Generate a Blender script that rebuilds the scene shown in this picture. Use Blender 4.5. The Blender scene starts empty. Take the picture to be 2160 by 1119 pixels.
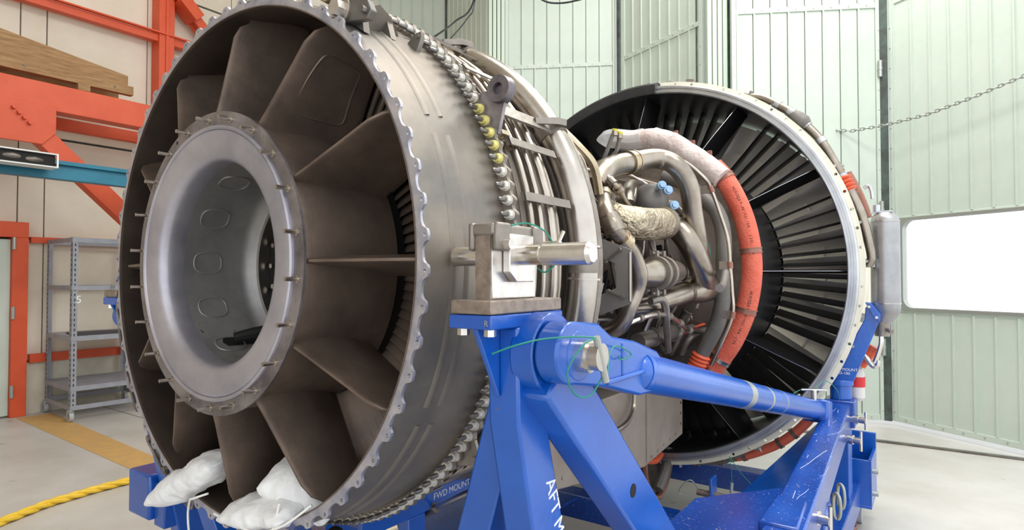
import bpy, bmesh, math, random
from mathutils import Vector, Matrix, noise
random.seed(7)
PI = math.pi
SC = bpy.context.scene
COL = SC.collection
ZA = 1.6417                      # height of the engine axis; the axis runs along +Y at x = 0

# ------------------------------------------------------------------ camera, world, light, exposure
cd = bpy.data.cameras.new('camera'); cam = bpy.data.objects.new('camera', cd); COL.objects.link(cam)
cam.location = (1.635, -0.952, 1.6); cam.rotation_euler = (PI/2 + 0.0218, 0, 0.6112)
cd.sensor_width = 36.0; cd.lens = 1271.5/2160*36; cd.clip_start = 0.02; cd.clip_end = 200
SC.camera = cam
w = bpy.data.worlds.new('World'); SC.world = w; w.use_nodes = True
bg = w.node_tree.nodes['Background']; bg.inputs[0].default_value = (0.93, 0.97, 1.0, 1); bg.inputs[1].default_value = 1.9
def area(name, loc, target, sx, sy, power, col=(1, 1, 1)):
    l = bpy.data.lights.new(name, 'AREA'); l.shape = 'RECTANGLE'; l.size = sx; l.size_y = sy; l.energy = power; l.color = col
    o = bpy.data.objects.new(name, l); COL.objects.link(o); o.location = loc
    o.rotation_euler = (Vector(target)-Vector(loc)).to_track_quat('-Z', 'Y').to_euler()
    return o
area('hall_light', (2.2, 1.5, 6.9), (1.2, 1.8, 0), 1.6, 5.0, 310, (1, 0.98, 0.95))
area('fan_fill_light', (0.6, 5.4, 6.9), (0.3, 4.6, 0), 4.0, 1.2, 220, (1, 0.99, 0.97))  # added fill lamp, brightens the fan and doors from the front
area('hall_light_rear', (-4.2, 1.8, 6.9), (-4.5, 1.8, 0), 1.2, 5.0, 45, (1, 0.95, 0.88))
SC.view_settings.view_transform = 'Standard'; SC.view_settings.look = 'None'
SC.view_settings.gamma = 1.0; SC.view_settings.use_curve_mapping = False
SC.view_settings.exposure = -0.08

# ------------------------------------------------------------------ materials
def nd(nt, t, **kw):
    n = nt.nodes.new(t)
    for k, v in kw.items(): setattr(n, k, v)
    return n
def S(c):      # sRGB 0-255 -> linear
    return tuple(((v/255)/12.92 if v/255 <= .04045 else ((v/255+.055)/1.055)**2.4) for v in c)+(1,)
def mat(name, c1, rough=.5, metal=0., c2=None, scale=6., stretch=(1, 1, 1), bump=0., bscale=60., spots=None, c3=None, c3s=30., rvar=0.):
    m = bpy.data.materials.new(name); m.use_nodes = True; nt = m.node_tree
    b = nt.nodes['Principled BSDF']; L = nt.links.new
    b.inputs['Roughness'].default_value = rough; b.inputs['Metallic'].default_value = metal
    b.inputs['Base Color'].default_value = S(c1)
    tc = nd(nt, 'ShaderNodeTexCoord'); mp = nd(nt, 'ShaderNodeMapping'); mp.inputs['Scale'].default_value = stretch
    L(tc.outputs['Object'], mp.inputs['Vector'])
    out = None
    if c2:
        n = nd(nt, 'ShaderNodeTexNoise'); n.inputs['Scale'].default_value = scale; n.inputs['Detail'].default_value = 7; n.inputs['Roughness'].default_value = .62
        L(mp.outputs[0], n.inputs['Vector'])
        r = nd(nt, 'ShaderNodeValToRGB'); r.color_ramp.elements[0].position = .36; r.color_ramp.elements[1].position = .66
        r.color_ramp.elements[0].color = S(c1); r.color_ramp.elements[1].color = S(c2)
        L(n.outputs['Fac'], r.inputs[0]); out = r.outputs[0]
        if rvar:
            mr = nd(nt, 'ShaderNodeMapRange'); mr.inputs[3].default_value = rough-rvar; mr.inputs[4].default_value = rough+rvar
            L(n.outputs['Fac'], mr.inputs[0]); L(mr.outputs[0], b.inputs['Roughness'])
    if c3:
        n3 = nd(nt, 'ShaderNodeTexNoise'); n3.inputs['Scale'].default_value = c3s; n3.inputs['Detail'].default_value = 9; n3.inputs['Roughness'].default_value = .7
        L(mp.outputs[0], n3.inputs['Vector'])
        r3 = nd(nt, 'ShaderNodeValToRGB'); lo = spots or .68
        r3.color_ramp.elements[0].position = lo; r3.color_ramp.elements[1].position = lo+.03
        mx = nd(nt, 'ShaderNodeMix', data_type='RGBA'); L(n3.outputs['Fac'], r3.inputs[0]); L(r3.outputs[0], mx.inputs[0])
        if out: L(out, mx.inputs[6])
        else: mx.inputs[6].default_value = S(c1)
        mx.inputs[7].default_value = S(c3); out = mx.outputs[2]
    if out: L(out, b.inputs['Base Color'])
    if bump:
        nb = nd(nt, 'ShaderNodeTexNoise'); nb.inputs['Scale'].default_value = bscale; nb.inputs['Detail'].default_value = 5
        L(mp.outputs[0], nb.inputs['Vector'])
        bm = nd(nt, 'ShaderNodeBump'); bm.inputs['Strength'].default_value = bump; bm.inputs['Distance'].default_value = .02
        L(nb.outputs['Fac'], bm.inputs['Height']); L(bm.outputs[0], b.inputs['Normal'])
    return m
M = dict(
 burnt=mat('burnt_metal', (102, 88, 80), .46, .6, (132, 114, 101), 5, bump=.04, rvar=.06),
 case=mat('case_metal', (116, 113, 108), .5, .65, (154, 143, 131), 3.2, bump=.03, bscale=14, rvar=.06),
 flange=mat('heat_tinted_flange', (160, 162, 178), .4, .7, (204, 200, 206), 16, c3=(100, 114, 160), spots=.6, c3s=9, bump=.08),
 hub=mat('hub_metal', (158, 156, 168), .42, .7, (192, 188, 196), 4, bump=.03, rvar=.07, c3=(126, 112, 100), spots=.64, c3s=2.6),
 hubring=mat('hub_ring_metal', (110, 104, 108), .42, .8, (165, 158, 160), 9, bump=.05),
 bore=mat('bore_metal', (136, 134, 134), .45, .6, (168, 164, 160), 5, c3=(70, 52, 34), spots=.62, c3s=5),
 steel=mat('bright_steel', (172, 165, 157), .28, 1., (198, 191, 183), 5, bump=.02, rvar=.06),
 tubing=mat('steel_tubing', (172, 161, 148), .3, 1., (198, 189, 178), 8),
 nickel=mat('nickel_pipe', (142, 132, 122), .33, 1., (176, 166, 154), 6, rvar=.06),
 gold=mat('gold_tinted_steel', (172, 156, 130), .3, 1., (204, 190, 164), 9, rvar=.07),
 foil=mat('crinkled_foil', (164, 152, 132), .36, 1., (204, 192, 168), 14, bump=1., bscale=46),
 darkmetal=mat('dark_core_metal', (92, 86, 80), .45, .7, (130, 122, 114), 7, bump=.1, bscale=30),
 iron=mat('grey_casting', (132, 124, 116), .45, .7, (158, 150, 142), 8, bump=.1),
 duct=mat('grey_duct', (108, 104, 100), .55, .3, (126, 122, 118), 9),
 black=mat('black_paint', (46, 47, 50), .32, .2, (60, 60, 63), 10),
 vane=mat('vane_black', (26, 26, 28), .38, .25),
 sooty=mat('soot_and_shade_metal', (74, 64, 58), .5, .5, (98, 86, 77), 4),  # soot on the case liner, painted shade on the core case
 soot=mat('soot', (20, 18, 17), .7, .2),  # near-black, also stands in for shade in holes and gaps
 titan=mat('titanium_blade', (238, 230, 224), .4, .3, (244, 238, 232), 6),
 plate=mat('grey_plate', (158, 155, 152), .45, .6, (174, 170, 166), 7),
 shield=mat('shield_sheet', (150, 136, 124), .5, .35, (168, 156, 144), 4),
 ring=mat('aluminium_ring', (182, 184, 190), .3, .9, (206, 208, 212), 6),
 cream=mat('cream_primer', (226, 222, 204), .5, 0, (236, 232, 216), 8),
 hose=mat('red_rubber', (206, 88, 66), .62, 0, (222, 112, 88), 7, c3=(120, 70, 62), spots=.66, c3s=40, bump=.25, bscale=90),
 orange_rub=mat('orange_rubber', (224, 96, 62), .5),
 wrap=mat('white_wrap', (222, 212, 208), .6, 0, (200, 180, 174), 9, bump=.6, bscale=26),
 band=mat('brown_band', (150, 104, 90), .4, .4),
 blue=mat('blue_paint', (8, 78, 172), .24, 0, (16, 92, 190), 3, c3=(96, 88, 82), spots=.70, c3s=14, bump=.03),
 blueworn=mat('scratched_blue_paint', (10, 62, 150), .24, 0, (20, 78, 172), 4, c3=(190, 192, 196), spots=.625, c3s=95, bump=.03),
 brownsteel=mat('rusted_steel', (132, 118, 108), .5, .6, (164, 150, 138), 40, c3=(92, 74, 62), spots=.64, c3s=90),
 machined=mat('machined_steel', (206, 200, 194), .28, .9, (226, 222, 218), 24, c3=(150, 128, 112), spots=.72, c3s=60),
 chrome=mat('plated_pin', (214, 208, 200), .2, 1., (228, 224, 218), 12),
 white=mat('white_bag', (240, 240, 240), .7, 0, (226, 226, 228), 9, bump=.35, bscale=22),
 cord=mat('white_cord', (236, 234, 230), .8),
 nutw=mat('white_nut', (206, 202, 192), .5, .3, (226, 222, 212), 90),
 nuty=mat('yellow_nut', (214, 202, 110), .5, .2, (226, 218, 160), 90),
 boltm=mat('bolt_shank', (122, 118, 116), .4, .8),
 green=mat('green_door_paint', (190, 202, 191), .42, 0, (200, 211, 201), 1.6, bump=.12, bscale=2.2),
 greenpost=mat('green_post_paint', (196, 210, 194), .45),
 greenback=mat('green_backing', (128, 146, 130), .6),
 greendk=mat('dark_green_gasket', (74, 92, 84), .6, 0, (54, 58, 54), 8),
 wall=mat('cream_wall_panel', (212, 202, 184), .6, 0, (222, 213, 198), 1.5),
 plinth=mat('plaster_plinth', (190, 182, 164), .8, 0, (206, 200, 186), 4, bump=.2, bscale=12),
 orange=mat('orange_steel_paint', (206, 78, 40), .5, 0, (216, 88, 50), 3),
 teal=mat('teal_steel_paint', (28, 108, 134), .45, 0, (36, 122, 148), 4),
 wood=mat('weathered_plank', (140, 104, 66), .7, 0, (172, 134, 92), 5, stretch=(6, 1, 9), bump=.2, bscale=16),
 shelf=mat('grey_shelf_steel', (146, 148, 158), .5, .2, (160, 162, 170), 9),
 shelfdk=mat('dark_slot', (60, 60, 66), .7),
 rub=mat('castor_rubber', (170, 172, 176), .5),
 yellow=mat('yellow_rope', (226, 182, 36), .55, 0, (236, 200, 70), 20),
 stripe=mat('floor_stripe_paint', (206, 164, 98), .6, 0, (190, 156, 104), 9),
 tank=mat('tank_metal', (150, 150, 152), .38, .8, (176, 176, 178), 5),
 galv=mat('galvanised', (176, 180, 176), .4, .7),
 lamp=mat('white_enamel', (226, 226, 224), .4),
 red=mat('red_label', (206, 40, 44), .5),
 plastic=mat('grey_plastic', (206, 204, 202), .45),
 lanyard=mat('green_lanyard', (20, 130, 110), .45),
 ltext=mat('white_stencil', (228, 230, 236), .6),
 dtext=mat('dark_print', (70, 36, 34), .7),
 lblue=mat('light_blue_cap', (160, 196, 232), .4),
 yell=mat('yellow_cap', (218, 210, 60), .45),
 floor=None, glass=None)
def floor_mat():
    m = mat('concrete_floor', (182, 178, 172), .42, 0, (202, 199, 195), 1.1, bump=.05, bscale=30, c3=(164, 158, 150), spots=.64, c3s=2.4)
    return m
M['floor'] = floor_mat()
for k in ('blue', 'blueworn'): M[k].node_tree.nodes['Principled BSDF'].inputs['Specular IOR Level'].default_value = .9
g = bpy.data.materials.new('clear_film'); g.use_nodes = True; b = g.node_tree.nodes['Principled BSDF']
b.inputs['Base Color'].default_value = (.9, .92, .95, 1); b.inputs['Roughness'].default_value = .12; b.inputs['Transmission Weight'].default_value = 0.0; b.inputs['Alpha'].default_value = .4
M['film'] = g
g = bpy.data.materials.new('window_glass'); g.use_nodes = True; b = g.node_tree.nodes['Principled BSDF']
b.inputs['Base Color'].default_value = (1, 1, 1, 1); b.inputs['Roughness'].default_value = .05; b.inputs['Alpha'].default_value = .08
M['glass'] = g

# ------------------------------------------------------------------ mesh helpers
def link(o, parent=None):
    COL.objects.link(o)
    if parent is not None:
        o.parent = parent
        if parent.type == 'EMPTY': o.matrix_parent_inverse = Matrix.Translation(-parent.location)
    return o
class B:
    def __init__(s): s.v = []; s.f = []; s.m = []; s.mi = 0
    def add(s, vs, fs):
        k = len(s.v); s.v += [tuple(x) for x in vs]; s.f += [tuple(i+k for i in f) for f in fs]; s.m += [s.mi]*len(fs); return s
    def box(s, c, d, R=None):
        c = Vector(c); vs = []
        for z in (-.5, .5):
            for y in (-.5, .5):
                for x in (-.5, .5):
                    p = Vector((x*d[0], y*d[1], z*d[2]))
                    if R is not None: p = R @ p
                    vs.append(c+p)
        return s.add(vs, [(0, 2, 3, 1), (4, 5, 7, 6), (0, 1, 5, 4), (2, 6, 7, 3), (0, 4, 6, 2), (1, 3, 7, 5)])
    def bb(s, x0, x1, y0, y1, z0, z1): return s.box(((x0+x1)/2, (y0+y1)/2, (z0+z1)/2), (abs(x1-x0), abs(y1-y0), abs(z1-z0)))
    def beam(s, p0, p1, wd, h, up=(0, 0, 1)):
        p0 = Vector(p0); p1 = Vector(p1); d = (p1-p0).normalized(); u = Vector(up); x = d.cross(u).normalized(); u = x.cross(d).normalized(); vs = []
        for p in (p0, p1):
            for a, b_ in ((-1, -1), (1, -1), (1, 1), (-1, 1)): vs.append(p+x*a*wd/2+u*b_*h/2)
        return s.add(vs, [(0, 1, 2, 3), (7, 6, 5, 4), (0, 4, 5, 1), (1, 5, 6, 2), (2, 6, 7, 3), (3, 7, 4, 0)])
    def cyl(s, p0, p1, r0, r1=None, n=16): return s.tube([p0, p1], [r0, r0 if r1 is None else r1], n, False)
    def tube(s, path, r, n=12, smooth=True, seg=6, closed=False):
        P = [Vector(p) for p in path]; rr = list(r) if isinstance(r, (list, tuple)) else [r]*len(P)
        if smooth and len(P) > 2:
            Q = []; RR = []
            for i in range(len(P) if closed else len(P)-1):
                N = len(P)
                if closed: a, b_, c, d = P[(i-1) % N], P[i], P[(i+1) % N], P[(i+2) % N]; ra, rb = rr[i], rr[(i+1) % N]
                else: a, b_, c, d = P[max(i-1, 0)], P[i], P[i+1], P[min(i+2, N-1)]; ra, rb = rr[i], rr[i+1]
                for k in range(seg):
                    t = k/seg
                    Q.append(.5*((2*b_)+(c-a)*t+(2*a-5*b_+4*c-d)*t*t+(3*b_-a-3*c+d)*t**3)); RR.append(ra+(rb-ra)*t)
            if not closed: Q.append(P[-1]); RR.append(rr[-1])
            P, rr = Q, RR
        N = len(P); T = []
        for i in range(N):
            if closed: t = P[(i+1) % N]-P[i-1]
            else: t = P[min(i+1, N-1)]-P[max(i-1, 0)]
            T.append(t.normalized())
        u = T[0].orthogonal().normalized(); vs = []; fs = []
        for i in range(N):
            if i:
                u = (u-T[i]*u.dot(T[i])); u = u.normalized() if u.length > 1e-6 else T[i].orthogonal().normalized()
            v = T[i].cross(u)
            for k in range(n):
                a = 2*PI*k/n; vs.append(P[i]+(u*math.cos(a)+v*math.sin(a))*rr[i])
        for i in range(N if closed else N-1):
            j = (i+1) % N
            for k in range(n):
                k2 = (k+1) % n; fs.append((i*n+k, i*n+k2, j*n+k2, j*n+k))
        if not closed: fs.append(tuple(range(n-1, -1, -1))); fs.append(tuple((N-1)*n+k for k in range(n)))
        return s.add(vs, fs)
    def lathe(s, prof, n=96, a0=0., a1=360., c=(0, 0, ZA), loop=True):
        full = abs(a1-a0-360) < 1e-6; na = n if full else n+1; m = len(prof); vs = []; fs = []
        for i in range(na):
            a = math.radians(a0+(a1-a0)*i/n); ca, sa = math.cos(a), math.sin(a)
            for y, r in prof: vs.append((c[0]+r*ca, c[1]+y, c[2]+r*sa))
        for i in range(n):
            j = (i+1) % na
            for k in range(m if loop else m-1):
                k2 = (k+1) % m; fs.append((i*m+k, i*m+k2, j*m+k2, j*m+k))
        if not full and loop: fs.append(tuple(range(m))); fs.append(tuple((na-1)*m+k for k in range(m-1, -1, -1)))
        return s.add(vs, fs)
    def prism(s, poly, vec):
        P = [Vector(p) for p in poly]; d = Vector(vec); n = len(P)
        fs = [tuple(range(n-1, -1, -1)), tuple(range(n, 2*n))]+[(i, (i+1) % n, n+(i+1) % n, n+i) for i in range(n)]
        return s.add(P+[p+d for p in P], fs)
    def ball(s, c, r, n=16, m=10, sc=(1, 1, 1)):
        vs = [(c[0], c[1], c[2]+r*sc[2])]; fs = []
        for i in range(1, m):
            t = PI*i/m
            for k in range(n):
                a = 2*PI*k/n; vs.append((c[0]+r*sc[0]*math.sin(t)*math.cos(a), c[1]+r*sc[1]*math.sin(t)*math.sin(a), c[2]+r*sc[2]*math.cos(t)))
        vs.append((c[0], c[1], c[2]-r*sc[2]))
        for k in range(n): fs.append((0, 1+k, 1+(k+1) % n)); fs.append((len(vs)-1, len(vs)-1-n+(k+1) % n, len(vs)-1-n+k))
        for i in range(m-2):
            for k in range(n): fs.append((1+i*n+k, 1+(i+1)*n+k, 1+(i+1)*n+(k+1) % n, 1+i*n+(k+1) % n))
        return s.add(vs, fs)
    def mesh(s, name, mats, ang=35):
        me = bpy.data.meshes.new(name); me.from_pydata(s.v, [], s.f)
        for m_ in (mats if isinstance(mats, (list, tuple)) else [mats]): me.materials.append(M[m_] if isinstance(m_, str) else m_)
        bm = bmesh.new(); bm.from_mesh(me); bm.faces.ensure_lookup_table()
        for i, fc in enumerate(bm.faces): fc.material_index = s.m[i]
        bmesh.ops.recalc_face_normals(bm, faces=bm.faces); bm.to_mesh(me); bm.free()
        me.shade_smooth(); me.set_sharp_from_angle(angle=math.radians(ang))
        return me
    def build(s, name, mats, parent=None, bevel=0., ang=35):
        o = bpy.data.objects.new(name, s.mesh(name, mats, ang)); link(o, parent)
        if bevel:
            md = o.modifiers.new('bevel', 'BEVEL'); md.width = bevel; md.segments = 2; md.limit_method = 'ANGLE'; md.angle_limit = math.radians(40); md.harden_normals = False
        return o
def inst(name, me, parent, loc=(0, 0, 0), rot=(0, 0, 0)):
    o = bpy.data.objects.new(name, me); link(o, parent); o.location = loc; o.rotation_euler = rot; return o
def spin(name, me, parent, deg, dy=0.): return inst(name, me, parent, (0, dy, ZA), (0, -math.radians(deg), 0))
def thing(name, label, cat, loc=(0, 0, 0), group=None):
    o = bpy.data.objects.new(name, None); COL.objects.link(o); o.location = loc; o['label'] = label; o['category'] = cat
    if group: o['group'] = group
    return o
def tag(o, label, cat, group=None):
    o['label'] = label; o['category'] = cat
    if group: o['group'] = group
    return o
def struct(o, label=None, cat=None):
    o['kind'] = 'structure'
    if label: o['label'] = label
    if cat: o['category'] = cat
    return o
def holed(name, outer, inner, holes, y0, y1, mats, parent):
    """flat ring in the XZ plane about the engine axis, outer/inner/holes are lists of (x,z), real holes"""
    bm = bmesh.new(); E = []
    for loop in [outer]+([inner] if inner else [])+holes:
        vs = [bm.verts.new((p[0], y0, ZA+p[1])) for p in loop]
        for i in range(len(vs)): E.append(bm.edges.new((vs[i], vs[(i+1) % len(vs)])))
    bmesh.ops.triangle_fill(bm, use_beauty=True, use_dissolve=False, edges=E)
    r = bmesh.ops.extrude_face_region(bm, geom=bm.faces[:])
    bmesh.ops.translate(bm, vec=(0, y1-y0, 0), verts=[x for x in r['geom'] if isinstance(x, bmesh.types.BMVert)])
    bmesh.ops.recalc_face_normals(bm, faces=bm.faces)
    me = bpy.data.meshes.new(name); bm.to_mesh(me); bm.free(); me.materials.append(M[mats]); me.shade_smooth(); me.set_sharp_from_angle(angle=.5)
    o = bpy.data.objects.new(name, me); return link(o, parent)
def circ(cx, cz, r, n=10): return [(cx+r*math.cos(2*PI*i/n), cz+r*math.sin(2*PI*i/n)) for i in range(n)]
def pol(r, deg): return (r*math.cos(math.radians(deg)), r*math.sin(math.radians(deg)))
def text(name, body, size, loc, xdir, ydir, m, parent, extrude=.0006):
    c = bpy.data.curves.new(name, 'FONT'); c.body = body; c.size = size; c.extrude = extrude
    t = bpy.data.objects.new(name, c); me = bpy.data.meshes.new_from_object(t); bpy.data.objects.remove(t)
    x = Vector(xdir).normalized(); y = Vector(ydir).normalized(); z = x.cross(y)
    R = Matrix((x, y, z)).transposed().to_4x4(); me.transform(Matrix.Translation(loc) @ R)
    me.materials.clear(); me.materials.append(M[m]); o = bpy.data.objects.new(name, me); return link(o, parent)
def cw(lat, dep):   # camera-frame lateral / depth, estimated from image coordinates, turned into world x, y
    return (1.635+lat*math.cos(.6112)-dep*math.sin(.6112), -.952+lat*math.sin(.6112)+dep*math.cos(.6112))
PT = dict(
 bleed_a=[(0.53, 1.202, 1.964), (0.526, 1.295, 2.04), (0.512, 1.438, 2.089), (0.526, 1.557, 2.119), (0.572, 1.75, 2.162), (0.645, 1.8, 2.128), (0.689, 1.85, 2.037), (0.692, 1.9, 1.911), (0.695, 1.95, 1.8), (0.681, 2.05, 1.7)],
 bleed_b=[(0.527, 1.968, 1.884), (0.63, 1.856, 1.838), (0.689, 1.845, 1.768), (0.713, 1.891, 1.69), (0.709, 1.988, 1.612), (0.672, 2.119, 1.54)],
 bleed_c=[(0.618, 2.535, 1.592), (0.665, 2.23, 1.561), (0.663, 2.044, 1.544), (0.65, 1.919, 1.529), (0.625, 1.739, 1.504), (0.576, 1.574, 1.474), (0.519, 1.465, 1.461)],
 dark_duct=[(0.435, 2.2, 2.155), (0.54, 2.2, 2.112), (0.64, 2.2, 2.026), (0.714, 2.2, 1.949), (0.749, 2.2, 1.837), (0.752, 2.2, 1.666), (0.749, 2.2, 1.52), (0.721, 2.2, 1.379), (0.677, 2.2, 1.281), (0.632, 2.2, 1.195), (0.604, 2.2, 1.133)],
 dark_stub=[(0.8, 2.053, 1.628), (0.817, 1.951, 1.571), (0.825, 1.875, 1.555)],
 steel_tube=[(0.33, 2.0, 2.243), (0.454, 2.05, 2.257), (0.593, 2.05, 2.197), (0.7, 2.05, 2.101), (0.726, 2.08, 2.044), (0.766, 2.1, 1.912), (0.8, 2.1, 1.793), (0.81, 2.1, 1.664), (0.818, 2.1, 1.538), (0.819, 2.1, 1.419), (0.766, 2.1, 1.283), (0.714, 2.1, 1.162)],
 hose=[(0.673, 2.3, 2.197), (0.73, 2.3, 2.125), (0.788, 2.3, 2.015), (0.834, 2.3, 1.888), (0.861, 2.3, 1.74), (0.862, 2.3, 1.593), (0.833, 2.3, 1.434), (0.772, 2.3, 1.283), (0.703, 2.3, 1.172), (0.661, 2.3, 1.113)],
 wrap=[(0.116, 2.25, 2.415), (0.249, 2.25, 2.386), (0.362, 2.25, 2.377), (0.457, 2.25, 2.34), (0.549, 2.25, 2.275), (0.639, 2.25, 2.208), (0.73, 2.25, 2.124)],
 gold_duct=[(0.525, 1.31, 1.889), (0.608, 1.233, 1.842), (0.656, 1.283, 1.821), (0.666, 1.429, 1.824), (0.66, 1.593, 1.842)],
 ball=[(0.527, 1.782, 1.968)],
 y_duct=[(0.599, 1.147, 1.92), (0.645, 1.061, 1.857), (0.685, 1.039, 1.784), (0.704, 1.089, 1.738), (0.709, 1.166, 1.688), (0.71, 1.216, 1.617), (0.695, 1.231, 1.557), (0.671, 1.213, 1.482), (0.632, 1.22, 1.419), (0.565, 1.245, 1.386)],
 y_branch=[(0.699, 1.226, 1.613), (0.7, 1.353, 1.619), (0.7, 1.498, 1.622), (0.66, 1.751, 1.629)],
 valve_sleeve=[(0.664, 1.044, 1.828), (0.694, 1.048, 1.763)],
 flex_a=[(0.645, 1.486, 1.502), (0.667, 1.555, 1.508), (0.668, 1.601, 1.47), (0.638, 1.691, 1.379), (0.515, 2.041, 1.229)],
 flex_b=[(0.566, 2.593, 1.303), (0.594, 2.253, 1.31), (0.569, 2.173, 1.27), (0.495, 2.297, 1.19)],
 flex_c=[(0.537, 2.348, 1.331), (0.554, 2.129, 1.322), (0.51, 2.16, 1.255), (0.435, 2.291, 1.186)],
 conduit=[(0.643, 1.249, 1.42), (0.659, 1.341, 1.438), (0.661, 1.514, 1.445), (0.656, 1.679, 1.428), (0.641, 1.864, 1.386), (0.619, 2.063, 1.337), (0.595, 2.429, 1.292)],
 starter=[(0.494, 1.7, 1.301), (0.501, 1.857, 1.311), (0.506, 2.137, 1.319)],
 wire_a=[(0.477, 2.216, 1.312), (0.509, 2.273, 1.325), (0.507, 2.477, 1.321), (0.513, 2.676, 1.331)],
 wire_b=[(0.451, 2.251, 1.277), (0.493, 2.243, 1.3), (0.488, 2.412, 1.293), (0.501, 2.538, 1.311)],
 fuel_a=[(0.527, 1.263, 2.039), (0.59, 1.229, 1.981), (0.603, 1.265, 1.956), (0.601, 1.329, 1.915), (0.588, 1.414, 1.895)],
 fuel_b=[(0.42, 1.795, 2.07), (0.495, 1.678, 2.015), (0.543, 1.542, 1.941), (0.564, 1.443, 1.899)],
 elbow=[(0.343, 2.105, 2.084), (0.443, 1.754, 2.047), (0.521, 1.536, 1.978), (0.555, 1.469, 1.918)],
 flex_up_a=[(0.433, 1.45, 2.093), (0.461, 1.45, 2.157), (0.484, 1.45, 2.213), (0.5, 1.45, 2.242)],
 flex_up_b=[(0.444, 1.5, 2.125), (0.483, 1.5, 2.163), (0.495, 1.5, 2.204), (0.5, 1.5, 2.239)],
 plate=[(0.654, 1.0, 1.743), (0.772, 1.0, 1.699), (0.773, 1.0, 1.513), (0.649, 1.0, 1.466), (0.657, 1.0, 1.541), (0.716, 1.0, 1.565), (0.716, 1.0, 1.652), (0.657, 1.0, 1.672)],
 manifold_tail=[(0.611, 0.74, 2.118), (0.645, 0.76, 2.078), (0.69, 0.78, 2.026), (0.724, 0.8, 1.979), (0.731, 0.82, 1.935), (0.731, 0.84, 1.878)],
 fan_pipe=[(0.661, 3.1, 2.745), (0.697, 3.1, 2.766), (0.76, 3.1, 2.746), (0.838, 3.1, 2.691), (0.915, 3.1, 2.631), (1.0, 3.1, 2.538), (1.083, 3.1, 2.431), (1.145, 3.1, 2.311), (1.194, 3.1, 2.201), (1.25, 3.1, 2.072), (1.294, 3.1, 1.952), (1.322, 3.1, 1.826), (1.337, 3.1, 1.716), (1.318, 3.1, 1.669)],
 fan_arc=[(1.129, 3.3, 2.306), (1.207, 3.3, 2.254), (1.27, 3.3, 2.16), (1.301, 3.3, 2.055)],
 tank_pipe=[(1.295, 3.2, 2.137), (1.32, 3.2, 2.151), (1.334, 3.2, 2.113), (1.338, 3.2, 2.071)],
 red_hose=[(0.486, 3.15, 0.411), (0.607, 3.15, 0.444), (0.724, 3.15, 0.5), (0.823, 3.15, 0.56), (0.907, 3.15, 0.632), (0.974, 3.15, 0.706), (1.028, 3.15, 0.78)],
 low_pipe=[(0.141, 3.12, 0.353), (0.306, 3.12, 0.362), (0.463, 3.12, 0.396), (0.54, 3.12, 0.431), (0.6, 3.12, 0.471), (0.638, 3.12, 0.508)],
 orange_low=[(1.262, 3.25, 1.071), (1.295, 3.25, 1.122), (1.33, 3.25, 1.181)],
 low_u=[(1.285, 3.2, 1.211), (1.268, 3.2, 1.182), (1.323, 3.2, 1.087), (1.351, 3.2, 1.084), (1.357, 3.2, 1.118)],
 tank_line=[(1.34, 3.2, 1.103), (1.359, 3.2, 1.16), (1.372, 3.2, 1.216), (1.373, 3.2, 1.272)],
 cable=[(-3.318, 4.5, 4.568), (-3.441, 5.0, 4.95), (-3.286, 5.2, 5.266)],
 cable2=[(-3.149, 4.5, 4.442), (-3.242, 5.0, 4.932), (-3.262, 5.2, 5.26)],
 cable3=[(-2.587, 5.5, 5.317), (-2.433, 5.6, 5.172), (-2.21, 5.7, 5.132), (-1.921, 5.8, 5.161)],
)

# ------------------------------------------------------------------ the hall
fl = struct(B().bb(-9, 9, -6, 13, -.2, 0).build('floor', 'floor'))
B().prism([(-6.95, 1.46, .001), (-6.95, 1.80, .001), (-3.4, 1.62, .001), (-3.4, 1.36, .001)], (0, 0, .002)).build('floor_stripe', 'stripe', fl)
B().beam((.2, 5.93, .006), (3.6, 6.03, .006), .05, .012).build('floor_rail', 'darkmetal', fl)
B().beam((.2, 6.0, .004), (3.6, 6.1, .004), .02, .008).build('floor_rail', 'galv', fl)
for sx, sy, L_ in ((-4.2, 2.3, 6.5), (-2.0, -.6, 9.0)):
    B().bb(-7.1, L_-7.1, sy-.006, sy+.006, 0, .0015).build('floor_joint', 'duct', fl)
struct(B().bb(-9, 5, -6, 8.2, 8, 8.2).build('ceiling', 'wall'))
# left wall: cream panels standing on a plaster plinth, thin open seams between
wl = struct(B().bb(-7.5, -7.22, -5, 7.6, 0, 8).build('wall_left', 'greendk'))
ys = [-5, -3.8, -2.6, -1.4, -.2, .55, 1.50, 1.76, 2.9, 4.1, 5.3, 6.5, 7.6]
for i in range(len(ys)-1):
    for z0, z1 in ((.62, 2.06), (2.08, 3.3), (3.32, 5.6), (5.62, 8)):
        B().bb(-7.23, -7.18, ys[i]+.006, ys[i+1]-.006, z0+.004, z1-.004).build('wall_panel', 'wall', wl, bevel=.004)
B().bb(-7.24, -7.14, -5, 7.6, 0, .6).build('plinth', 'plinth', wl)
B().bb(-7.2, -7.1, 1.62, 7.6, .60, .70).build('wall_rail', 'orange', wl)
B().bb(-7.2, -7.12, 1.62, 7.6, 2.02, 2.09).build('wall_rail', 'orange', wl)
struct(B().bb(-9, -.2, -5.2, -5, 0, 8).build('wall_back_blocker', 'wall'))  # unseen wall added to block sky light and darken the left side
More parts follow.
